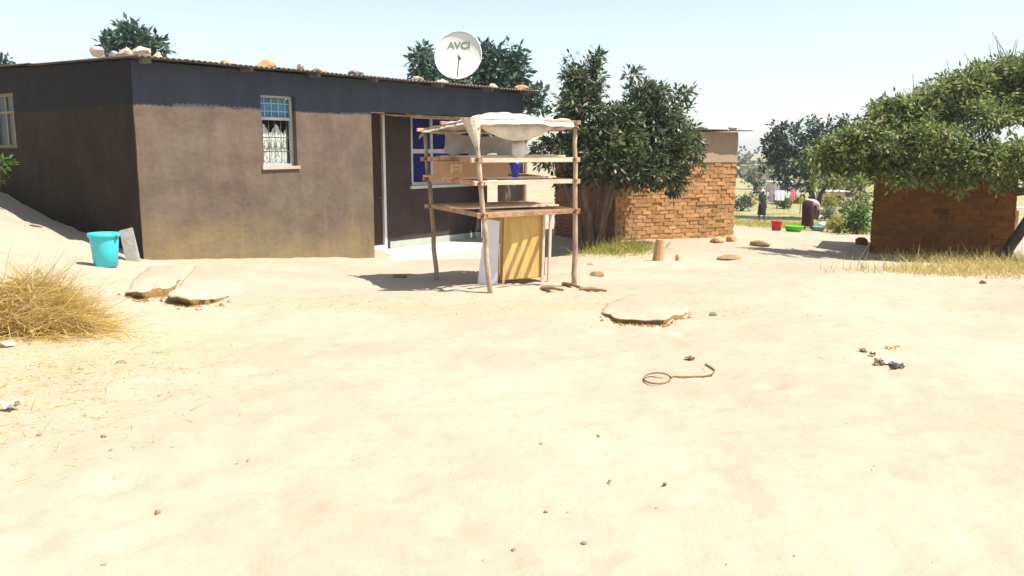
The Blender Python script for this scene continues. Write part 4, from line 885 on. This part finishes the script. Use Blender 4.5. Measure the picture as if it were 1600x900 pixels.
o = blades('straw', P, D, .24 + .24 * rng.random(n), .005 + .004 * rng.random(n), M['straw'], sh, .22); o['kind'] = 'stuff'
ns = 1100; a_ = rng.random(ns) * 2 * math.pi; rr_ = .75 + .55 * rng.random(ns) ** 2; sx_, sy_ = np.cos(a_) * rr_ * ex, np.sin(a_) * rr_ * ey; sz_ = hz(hc_.x + sx_, hc_.y + sy_) - hc_.z + .008 + .05 * rng.random(ns) * (rr_ < 1)
o = blades('fallen_straw', np.c_[sx_, sy_, sz_], np.c_[rng.normal(size=ns) + .5, rng.normal(size=ns), .06 * np.abs(rng.normal(size=ns))], .15 + .3 * rng.random(ns), .004 + .004 * rng.random(ns), M['straw'], sh, .10); o['kind'] = 'stuff'
v = []; f = []
for j in range(9):
    for i in range(24):
        a = 2 * math.pi * i / 24; r_ = 1 - j / 8; x_, y_ = math.cos(a) * r_ * ex * .98, math.sin(a) * r_ * ey * 1.02; v.append((x_, y_, gz(hc_.x + x_, hc_.y + y_) - hc_.z - .04 + eh * .62 * (1 - r_ ** 2)))
for j in range(8):
    for i in range(24): f.append((j * 24 + i, j * 24 + (i + 1) % 24, (j + 1) * 24 + (i + 1) % 24, (j + 1) * 24 + i))
mk('heap_core', v, f, M['oldstraw'], sh, True)
# dry grass and litter: nobody could count it
def grassfield(name, regs, L, W, m, flat=False):
    P = []; 
    for cx_, cy_, rx, ry, n_ in regs:
        a = rng.normal(size=(n_, 2)) * np.array([rx, ry]) * .5 + np.array([cx_, cy_]); P.append(a)
    P = np.concatenate(P); z = hz(P[:, 0], P[:, 1]); n_ = len(P)
    D = rng.normal(size=(n_, 3)); D[:, 2] = np.abs(D[:, 2]) * (.12 if flat else 1.0) + (.03 if flat else 1.0)
    o = blades(name, np.c_[P, z - (.0 if flat else .02)], D, L * (.4 + .9 * rng.random(n_)), W * (.6 + .8 * rng.random(n_)), m, None, .12 if flat else .35); return tag(o, kind='stuff')
g1 = hit(960, 392); 
regs = [(g1.x, g1.y, .75, .7, 1500), (g1.x + .35, g1.y + .1, .5, .5, 700)]
grassfield('grass', regs + [(12.5, 34, 5, 4, 5000), (14, 39, 5, 5, 4500), (18, 55, 9, 12, 3000), (11.8, 27, 1.2, 1.2, 500)], .22, .014, M['greengrass'])
r1, r2, r3 = hit(1500, 425), hit(1570, 415), hit(1450, 408)
grassfield('dry_grass', [(r1.x, r1.y, 1.6, 1.0, 2200), (r2.x, r2.y, 1.3, 1.6, 2200), (r3.x, r3.y, 1.0, .7, 900), (12.5, 15.5, 1.6, 1.4, 1500), (12, 40, 8, 7, 2500), (10, 18.3, 1.6, .5, 500)], .22, .013, M['drygrass'])
s1 = hit(130, 525); s2_ = hit(60, 600); s3 = hit(110, 640)
grassfield('straw_litter', [(s1.x, s1.y, .6, .4, 650), (s2_.x, s2_.y, .8, 1.0, 520), (s3.x, s3.y, .9, 1.2, 260), (-5.3, 9.2, 1.6, 1.4, 300), (-.3, 9, 2.2, .8, 130), (1.5, 9.2, 1.5, .8, 130), (-2, 8.8, 1.2, .8, 160), (1.5, 6.4, 2.5, 1.5, 60)], .10, .004, M['drygrass'], True)
# fine pebbles
pm = MB()
for x_, y_, s_ in CRUMBS:
    z = gz(x_, y_) - .003; pm.add([(x_ + s_, y_, z), (x_ - s_ * .6, y_ + s_ * .8, z), (x_ - s_ * .7, y_ - s_ * .7, z), (x_ + random.uniform(-.3, .3) * s_, y_, z + s_ * .9)], [(0, 1, 3), (1, 2, 3), (2, 0, 3)])
tag(pm.build('rubble', M['soil']), kind='stuff')
pm = MB()
def peb(x, y, s):
    z = gz(x, y); pm.add([(x + s, y, z), (x - s * .6, y + s * .8, z), (x - s * .7, y - s * .7, z), (x + random.uniform(-.3, .3) * s, y, z + s * .9)], [(0, 1, 3), (1, 2, 3), (2, 0, 3)])
for _ in range(240):
    y = 2.6 + 14 * random.random() ** 1.6; peb(random.gauss(0, .32) * (y + 2) , y, random.uniform(.002, .0065) * (1 + .06 * y))
for _ in range(800): peb(random.gauss(s2_.x, .6), random.gauss(s2_.y, .7), random.uniform(.004, .010))
for c0, sx, sy, k in ((hit(800, 490), 1.6, .6, 60), (hit(470, 470), 1.1, .6, 40), (hit(1130, 490), .5, .25, 40), (hit(1480, 400), 1.2, .4, 60), (hit(1150, 385), .8, .4, 40)):
    for _ in range(k): peb(random.gauss(c0.x, sx), random.gauss(c0.y, sy), random.uniform(.006, .016))
tag(pm.build('gravel', M['gravel']), kind='stuff')

# ------------------------------------------------------------------ stones, clods, scraps
def clod(px, py, wpx, hpx, label, m='clod', name='clod', cat='clod', group='clods scattered over the sand', seed=None):
    p = hit(px, py); s = p.y / F; o = link(name, rock_mesh(name, wpx * s / 2, wpx * s / 2 * .8, hpx * s * .55, M[m], seed or int(px))); o.location = p + Vector((0, 0, hpx * s * .22)); o.rotation_euler = (0, 0, px * .1)
    return tag(o, label, cat, group)
for a in ((246, 803, 13, 11, 'lone brown clod in the open sand of the left foreground'), (935, 683, 8, 7, 'small brown clod on the sand below the wire loop'), (845, 694, 7, 5, 'tiny clod left of the small clod below the wire loop'),
          (953, 752, 9, 5, 'flat clod halfway between the wire loop and the bottom edge'), (1038, 757, 9, 6, 'upper clod of the close pair right of the foreground middle'), (1025, 796, 10, 5, 'lower clod of the close pair right of the foreground middle'), (853, 801, 9, 6, 'clod lying straight below the stall near the foreground'),
          (912, 850, 13, 7, 'larger flat clod near bottom edge below the stall'), (803, 860, 9, 7, 'clod at the bottom edge in the middle of the picture'), (162, 683, 10, 6, 'clod at the right border of the straw litter'), (62, 682, 11, 8, 'clod at the lower border of the straw litter'), (173, 705, 9, 6, 'lowest clod just outside the straw litter'), (162, 885, 14, 6, 'flat clod near the bottom left corner'), (190, 567, 18, 6, 'flat pale clod beside the straw heap toe')): clod(*a)
for a in ((1187, 384, 34, 12, 'long ochre stone in the yard right of the brick house', 'clod'), (1120, 379, 26, 14, 'left ochre rubble stone at the foot of the brick house corner', 'orange'), (1143, 377, 22, 14, 'right ochre rubble stone at the foot of the brick house corner', 'orange'), (1138, 404, 54, 9, 'low flat stone heap in front of the brick house corner', 'clod'),
          (1058, 407, 8, 14, 'short upright stone beside the wooden stump', 'orange'), (922, 414, 12, 6, 'small dark stone on the ground right of the stall', 'greystone'), (932, 431, 30, 10, 'flat brown stone on the sand right of the stall pole', 'clod'), (1114, 493, 16, 9, 'dark brown clod right of the rounded earth slab', 'clod'), (1346, 382, 20, 16, 'dark stone at the left foot of the mud hut', 'hutbrick'),
          (1465, 391, 16, 8, 'pale stone against the middle of the mud hut wall', 'stone'), (1500, 407, 26, 10, 'pale flat stone in the grass before the mud hut', 'stone'), (1512, 413, 24, 10, 'brown brick rubble in the grass before the mud hut', 'hutbrick'), (1440, 396, 34, 10, 'dark rubble heap against the mud hut wall', 'hutbrick'), (1556, 396, 22, 10, 'pale stone beside the leaning trunk at the mud hut', 'greystone'), (1535, 443, 12, 8, 'lone brown stone in dry grass at lower right of the mud hut', 'clod'), (12, 541, 30, 12, 'pale stone at the foot of the straw heap by the left edge', 'stone'), (727, 401, 14, 10, 'pale brick on the porch edge beside the white board', 'stone'), (625, 434, 26, 8, 'low brown clod pile in the sand left of the stall', 'clod')):
    clod(*a[:5], m=a[5], name='stone', cat='stone', group='loose stones about the yards')
# stump
p = hit(1028, 407); s = p.y / F; b = MB(); b.tube([(0, 0, -.05), (.01, 0, .2 * 1), (.03, 0, 33 * s)], [.11, .085, .075], 9); o = b.build('tree_stump', M['orange']); o.location = p; tag(o, 'short upright brown stump in front of the brick house', 'stump')
# fallen sticks at the right pole
for a, c, lab in (((846, 452), (880, 455), 'short thick stick lying left of the right stall pole'), ((880, 445), (910, 452), 'brown stick lying against the foot of the right stall pole'), ((905, 454), (948, 456), 'long thin stick lying right of the right stall pole')):
    p, q = hit(*a), hit(*c); b = MB(); b.tube([Vector((0, 0, .015)), (q - p) * .5 + Vector((0, 0, .03)), q - p + Vector((0, 0, .015))], [.026, .024, .014], 6); o = b.build('stick', M['rust']); o.location = p; tag(o, lab, 'stick', 'sticks on the ground by the stall')
# wire
c0 = hit(1027, 594); b = MB(); pts = []
for t in np.linspace(.1, 6.1, 26): q = hit(1027 + 21 * math.cos(t), 594 - 8.5 * math.sin(t)); pts.append(q - c0 + Vector((0, 0, .014)))
for pxy in ((1052, 590), (1068, 591), (1085, 590), (1100, 590), (1112, 587), (1117, 581), (1110, 575), (1102, 571)): pts.append(hit(*pxy) - c0 + Vector((0, 0, .010)))
pts = pts[26:][::-1] + pts[:26][:]
b.tube(pts, .0062, 6); o = b.build('wire', M['rust'], None, True); o.location = c0; tag(o, 'rusty wire bent into a loop with a trailing end on the sand', 'wire')
# scraps
def scrap(px, py, wpx, label, m, hgt=.03, name='scrap', cat='scrap', group='scraps of rubbish on the sand'):
    p = hit(px, py); s = p.y / F * wpx; v = []; f = []
    for j in range(5):
        for i in range(5): v.append(((i / 4 - .5) * s + random.uniform(-.1, .1) * s, (j / 4 - .5) * s * 1.2 + random.uniform(-.1, .1) * s, .008 + random.random() * hgt))
    for j in range(4):
        for i in range(4): a = j * 5 + i; f.append((a, a + 1, a + 6, a + 5))
    k = len(v); v += [(x, y, z - .003) for x, y, z in v]; f += [tuple(k + q for q in reversed(t)) for t in f]
    o = mk(name, v, f, M[m]); o.location = p; o.rotation_euler = (0, 0, px); return tag(o, label, cat, group)
scrap(17, 641, 22, 'crumpled white paper scrap on the straw litter by the left edge', 'sack', .05)
scrap(1390, 570, 24, 'grey white plastic scrap, largest of the rubbish right of the wire', 'trashgrey', .05)
scrap(1374, 571, 13, 'brown scrap touching the left of the grey plastic scrap', 'rust', .04)
scrap(1404, 576, 16, 'dark scrap touching the lower right of the grey plastic scrap', 'bar', .04)
scrap(1394, 546, 18, 'straw coloured scrap above the grey plastic scrap', 'drygrass', .04)
scrap(1348, 551, 10, 'small brown scrap left of the rubbish around the grey plastic', 'clod', .03)
scrap(1363, 557, 9, 'smallest scrap between the small brown scrap and grey plastic', 'clod', .03)
scrap(1078, 562, 12, 'thin brown leaf scrap above the wire tail', 'rust', .02)

# ------------------------------------------------------------------ washing place: people, basins, laundry
def hand(V, E, wrist, pname, d, side, r=.009):
    """palm with four unequal fingers and a thumb, slightly curled along direction d"""
    d = Vector(d).normalized(); sd_ = Vector(side).normalized(); n_ = d.cross(sd_); w_ = Vector(wrist)
    V[pname + 'palm'] = (tuple(w_ + d * .06), .030, .016); E.append((pname + 'wrist', pname + 'palm'))
    for k, (off, ln) in enumerate(((-.028, .062), (-.010, .075), (.010, .070), (.027, .055))):
        a = w_ + d * .085 + sd_ * off; V[f'{pname}k{k}'] = (tuple(a), r, r); V[f'{pname}m{k}'] = (tuple(a + d * ln * .55 + n_ * .012), r * .9, r * .9); V[f'{pname}t{k}'] = (tuple(a + d * ln + n_ * .032), r * .75, r * .75)
        E += [(pname + 'palm', f'{pname}k{k}'), (f'{pname}k{k}', f'{pname}m{k}'), (f'{pname}m{k}', f'{pname}t{k}')]
    V[pname + 'th'] = (tuple(w_ + d * .055 - sd_ * .045 + n_ * .01), r, r); V[pname + 'tt'] = (tuple(w_ + d * .09 - sd_ * .058 + n_ * .025), r * .8, r * .8); E += [(pname + 'palm', pname + 'th'), (pname + 'th', pname + 'tt')]
def person(loc_, rz, J, scarf, topm, skirtm, label, skirt_rings, top_keys, group=None, arm_r=.042):
    """J: joint positions in the figure's own frame (x forward)"""
    e = empty('person', loc_, rz, label, 'person', group); V = {}; E = []
    V['pel'] = (J['pel'], .13, .15); V['wst'] = (J['wst'], .105, .125); V['chs'] = (J['chs'], .12, .15); V['nkb'] = (J['nkb'], .06, .06); V['nck'] = (J['nck'], .048, .048); V['hd0'] = (J['hd0'], .068, .075); V['hd1'] = (J['hd1'], .088, .095); V['hd2'] = (J['hd2'], .062, .066)
    E += [('pel', 'wst'), ('wst', 'chs'), ('chs', 'nkb'), ('nkb', 'nck'), ('nck', 'hd0'), ('hd0', 'hd1'), ('hd1', 'hd2')]
    fwd = Vector(J['fwd']); V['nose'] = (tuple(Vector(J['hd0']).lerp(Vector(J['hd1']), .7) + fwd * .098), .016, .016); E.append(('hd1', 'nose'))
    for s_, sg in (('l', 1), ('r', -1)):
        V[s_ + 'sh'] = (J[s_ + 'sh'], .058, .058); V[s_ + 'el'] = (J[s_ + 'el'], .040, .040); V[s_ + 'wrist'] = (J[s_ + 'wr'], .026, .026)
        E += [('chs', s_ + 'sh'), (s_ + 'sh', s_ + 'el'), (s_ + 'el', s_ + 'wrist')]; d = Vector(J[s_ + 'wr']) - Vector(J[s_ + 'el']); sv = d.cross(Vector((0, 1, 0)) if abs(d.normalized().y) < .8 else Vector((1, 0, 0))); hand(V, E, J[s_ + 'wr'], s_, d, sv * sg)
        V[s_ + 'hp'] = (J[s_ + 'hp'], .095, .095); V[s_ + 'kn'] = (J[s_ + 'kn'], .062, .062); V[s_ + 'an'] = (J[s_ + 'an'], .038, .038); V[s_ + 'to'] = (tuple(Vector(J[s_ + 'an']) + Vector((.16, 0, -.045))), .034, .028)
        E += [('pel', s_ + 'hp'), (s_ + 'hp', s_ + 'kn'), (s_ + 'kn', s_ + 'an'), (s_ + 'an', s_ + 'to')]
    skinned('body', V, E, M['skin'], e)
    T = {k: (V[k][0], V[k][1] * 1.16 + .008, V[k][2] * 1.16 + .008) for k in top_keys}; TE = [(a, c) for a, c in E if a in T and c in T]; skinned('top', T, TE, M[topm], e)
    v = []; f = []; n_ = 22
    for (c, rx, ry, tilt) in skirt_rings:
        for k in range(n_):
            a = 2 * math.pi * k / n_; wv = 1 + .06 * math.sin(a * 5) * (1 - c[2]); v.append((c[0] + rx * math.cos(a) * wv, c[1] + ry * math.sin(a) * wv, c[2] + tilt * math.cos(a)))
    for i in range(len(skirt_rings) - 1): f += [(i * n_ + k, i * n_ + (k + 1) % n_, (i + 1) * n_ + (k + 1) % n_, (i + 1) * n_ + k) for k in range(n_)]
    mk('skirt', v, f, M[skirtm], e, True)
    h1 = Vector(J['hd1']); h2 = Vector(J['hd2']); up_ = (h2 - Vector(J['hd0'])).normalized(); me = rock_mesh('headscarf' if scarf == 'wscarf' else 'hair', .105, .105, .10, M[scarf], 3, 3, .05); o = link('headscarf' if scarf == 'wscarf' else 'hair', me, None, e, True)
    o.location = h1 + up_ * .035 - fwd * .022; o.rotation_euler = up_.to_track_quat('Z', 'Y').to_euler(); return e
wp = hit(1262, 359)
JW = dict(pel=(-.10, 0, .88), wst=(.04, 0, .98), chs=(.26, 0, .98), nkb=(.42, 0, .95), nck=(.47, 0, .91), hd0=(.53, 0, .86), hd1=(.59, 0, .80), hd2=(.66, 0, .75), fwd=(-.35, 0, -.93), lsh=(.34, .17, .93), lel=(.42, .19, .66), lwr=(.50, .12, .44), rsh=(.34, -.17, .93), rel=(.44, -.2, .67), rwr=(.54, -.13, .45),
          lhp=(-.10, .10, .84), lkn=(.02, .12, .46), lan=(-.04, .13, .08), rhp=(-.10, -.10, .84), rkn=(.0, -.12, .46), ran=(-.08, -.13, .08))
person(wp, math.radians(48), JW, 'black', 'pinktop', 'maroon', 'woman in pale pink top and dark maroon skirt bending over washing basins', [((.02, 0, 1.0), .13, .15, -.06), ((-.10, 0, .92), .17, .19, -.05), ((-.10, 0, .78), .19, .20, -.03), ((-.05, 0, .45), .18, .20, 0), ((-.05, 0, .14), .19, .21, 0)], ('chs', 'wst', 'nkb', 'lsh', 'rsh', 'lel', 'rel', 'pel'))
fp = hit(1190, 346)
JS = dict(pel=(0, 0, .90), wst=(0, 0, 1.08), chs=(0, 0, 1.27), nkb=(0, 0, 1.41), nck=(0, 0, 1.46), hd0=(.02, 0, 1.52), hd1=(.01, 0, 1.58), hd2=(0, 0, 1.645), fwd=(1, 0, 0), lsh=(0, .17, 1.36), lel=(-.03, .22, 1.08), lwr=(.07, .21, .84), rsh=(0, -.17, 1.36), rel=(.02, -.22, 1.08), rwr=(.16, -.19, .90),
          lhp=(0, .09, .87), lkn=(.06, .10, .47), lan=(.04, .10, .08), rhp=(0, -.09, .87), rkn=(-.03, -.1, .47), ran=(-.14, -.1, .10))
person(fp, math.radians(-65), JS, 'wscarf', 'darkgreen', 'black', 'standing person in dark clothes with a white headscarf far behind the basins', [((0, 0, 1.05), .13, .15, 0), ((0, 0, .9), .18, .20, 0), ((-.01, 0, .6), .19, .22, 0), ((-.02, 0, .35), .21, .23, 0)], ('chs', 'wst', 'nkb', 'lsh', 'rsh', 'lel', 'rel', 'pel'))
def pvessel(name, px, py, wpx, h, m, label, cat, taper=.8, group='washing vessels on the ground'):
    p = hit(px, py); s = p.y / F; r1 = wpx * s / 2; return vessel(name, p, r1 * taper, r1, h, M[m], label, cat, .012, None, group)
pvessel('bucket', 1213, 360, 16, .32, 'red', 'red plastic bucket, leftmost of the washing vessels', 'bucket', .85)
pvessel('basin', 1240, 362, 29, .2, 'green', 'lime green plastic basin between red bucket and bending woman', 'basin', .75)
pvessel('basin', 1278, 361, 22, .17, 'bluetub', 'blue grey basin under the hands of the bending woman', 'basin', .75)
p = hit(1284, 357); o = link('laundry_bundle', rock_mesh('laundry_bundle', .16, .14, .10, M['paleblue'], 9, 3, .1), None, None, True); o.location = p + Vector((0, 0, .22)); tag(o, 'pale blue bundle of wet cloth heaped at the blue grey basin', 'laundry')
o.location.z = p.z + .19
# clothes line
q0, q1 = hit(1196, 336), hit(1250, 334); q1.z = gz(q1.x, q1.y)
LN = empty('clothes_line', q0, 0, 'washing line slung between two thin poles in the far yard', 'clothes line'); topz = 1.55
for q in (q0, q1): b = MB(); b.tube([q - q0 - Vector((0, 0, .1)), q - q0 + Vector((0, 0, topz + .05))], .03, 6); b.build('post', M['pole'], LN)
lp = [q0.lerp(q1, t) + Vector((0, 0, topz - .12 * math.sin(math.pi * t))) for t in np.linspace(0, 1, 13)]
b = MB(); b.tube([p - q0 for p in lp], .006, 5); b.build('rope', M['bar'], LN)
for u0, u1, dr_, mm, lab in ((.08, .2, .75, 'mauve', 'mauve cloth hung nearest the dark-dressed standing person'), (.24, .52, .6, 'paleblue', 'broad pale blue sheet hung in the middle of the washing line'), (.55, .66, .45, 'whiteboard', 'small white cloth hung between blue sheet and pink cloth'), (.70, .82, .65, 'pinkcloth', 'bright pink cloth on the washing line'), (.86, .94, .5, 'farwall2', 'cream cloth at the right end of the washing line')):
    v = []; f = []; n_ = 10
    for i in range(n_ + 1):
        u = u0 + (u1 - u0) * i / n_; p = q0.lerp(q1, u) + Vector((0, 0, topz - .12 * math.sin(math.pi * u)))
        for r_ in range(5): v.append(p - q0 + Vector((0, -.015 + .03 * math.sin(i * 1.5) * r_ / 4, -dr_ * r_ / 4)))
    for i in range(n_):
        for r_ in range(4): a = i * 5 + r_; f.append((a, a + 1, a + 6, a + 5))
    k = len(v); v += [p + Vector((0, .02, 0)) for p in v]; f += [tuple(k + q for q in reversed(t)) for t in f]
    o = mk('hanging_cloth', v, f, M[mm], None, True); o.location = q0; tag(o, lab, 'laundry', 'cloths drying on the washing line')

# ------------------------------------------------------------------ far yards
def farhouse(px, py, wpx, hpx, label, wm, rz, win=1):
    p = hit(px, py); s = p.y / F; W, Hh_ = wpx * s, hpx * s; D_ = W * .8
    e = empty('small_house', p, rz, label, 'house', 'small houses in the far yards')
    dx = -W * .12; hd = min(1.9, Hh_ * .75)
    v, f = slabwall(-W / 2, W / 2, -.8, Hh_, .2, [(dx - .4, dx + .4, -.9, hd), (W * .2, W * .2 + W * .16, Hh_ * .4, Hh_ * .75)], step=1.0, j=.01)
    sub('front_wall', v, f, M[wm], e, (0, -D_ / 2, 0))
    b = MB(); b.box(-W / 2, -W / 2 + .2, -D_ / 2 + .2, D_ / 2 - .2, -.8, Hh_); b.box(W / 2 - .2, W / 2, -D_ / 2 + .2, D_ / 2 - .2, -.8, Hh_); b.box(-W / 2, W / 2, D_ / 2 - .2, D_ / 2, -.8, Hh_); b.build('wall', M[wm], e)
    b = MB(); b.box(dx - .4, dx + .4, -D_ / 2 + .08, -D_ / 2 + .12, -.6, hd); b.build('door', M['door'], e)
    b = MB(); b.box(W * .2, W * .36, -D_ / 2 + .1, -D_ / 2 + .12, Hh_ * .4, Hh_ * .75); b.build('window', M['glass'], e)
    o = link('roof', sheetmesh(W + .6, D_ + .6, int(W * 2) + 2, .03), None, e); o.data.materials.clear(); o.data.materials.append(M['farroof']); o.location = (-W / 2 - .3, -D_ / 2 - .3, Hh_ + .06); o.rotation_euler = (.02, 0, 0)
farhouse(1322, 308, 44, 24, 'dusty pink walled far house behind the shrubs left of the mud hut', 'farwall', .2)
farhouse(1296, 322, 36, 22, 'earth coloured far house just right of the round tree trunk', 'farwall', -.1)
farhouse(1222, 299, 40, 14, 'pale far house with bleached roof above the washing line', 'farwall2', .15)
farhouse(1176, 277, 30, 18, 'cream far house seen past the right wall of the brick house', 'farwall2', -.1)
farhouse(1262, 300, 30, 14, 'cream far house behind the trunk of the round tree', 'farwall2', .3)
# far-off line of trees
cl_ = []
for k in range(110):
    x_ = random.uniform(-330, 330); y_ = random.uniform(270, 330); z_ = gz(x_, y_); h_ = random.uniform(2.5, 6); cl_.append(((x_, y_, z_ + h_ * .5), (random.uniform(5, 10), 5, h_ * .6), 90))
for k in range(36):
    x_ = random.uniform(20, 110); y_ = random.uniform(95, 190); z_ = gz(x_, y_); h_ = random.uniform(1.5, 3.2); cl_.append(((x_, y_, z_ + h_ * .5), (random.uniform(1.5, 3), 2, h_ * .6), 90))
tag(leafcloud('treeline', cl_, 1.3, M['far'], None, .9, 9, asp=.6), kind='stuff')

# ------------------------------------------------------------------ dusty air
lowest = float(GZ.min()); hb_ = MB(); hb_.box(-620, 620, -90, 1000, lowest - 1, 9.0)
hm_ = bpy.data.materials.new('dusty_air'); hm_.use_nodes = True; hn = hm_.node_tree.nodes; hn.remove(hn['Principled BSDF'])
pv = hn.new('ShaderNodeVolumePrincipled'); pv.inputs['Color'].default_value = (.93, .95, .97, 1); pv.inputs['Density'].default_value = .0007; pv.inputs['Anisotropy'].default_value = .2
hm_.node_tree.links.new(pv.outputs[0], hn['Material Output'].inputs['Volume'])
tag(hb_.build('haze', hm_), kind='stuff')
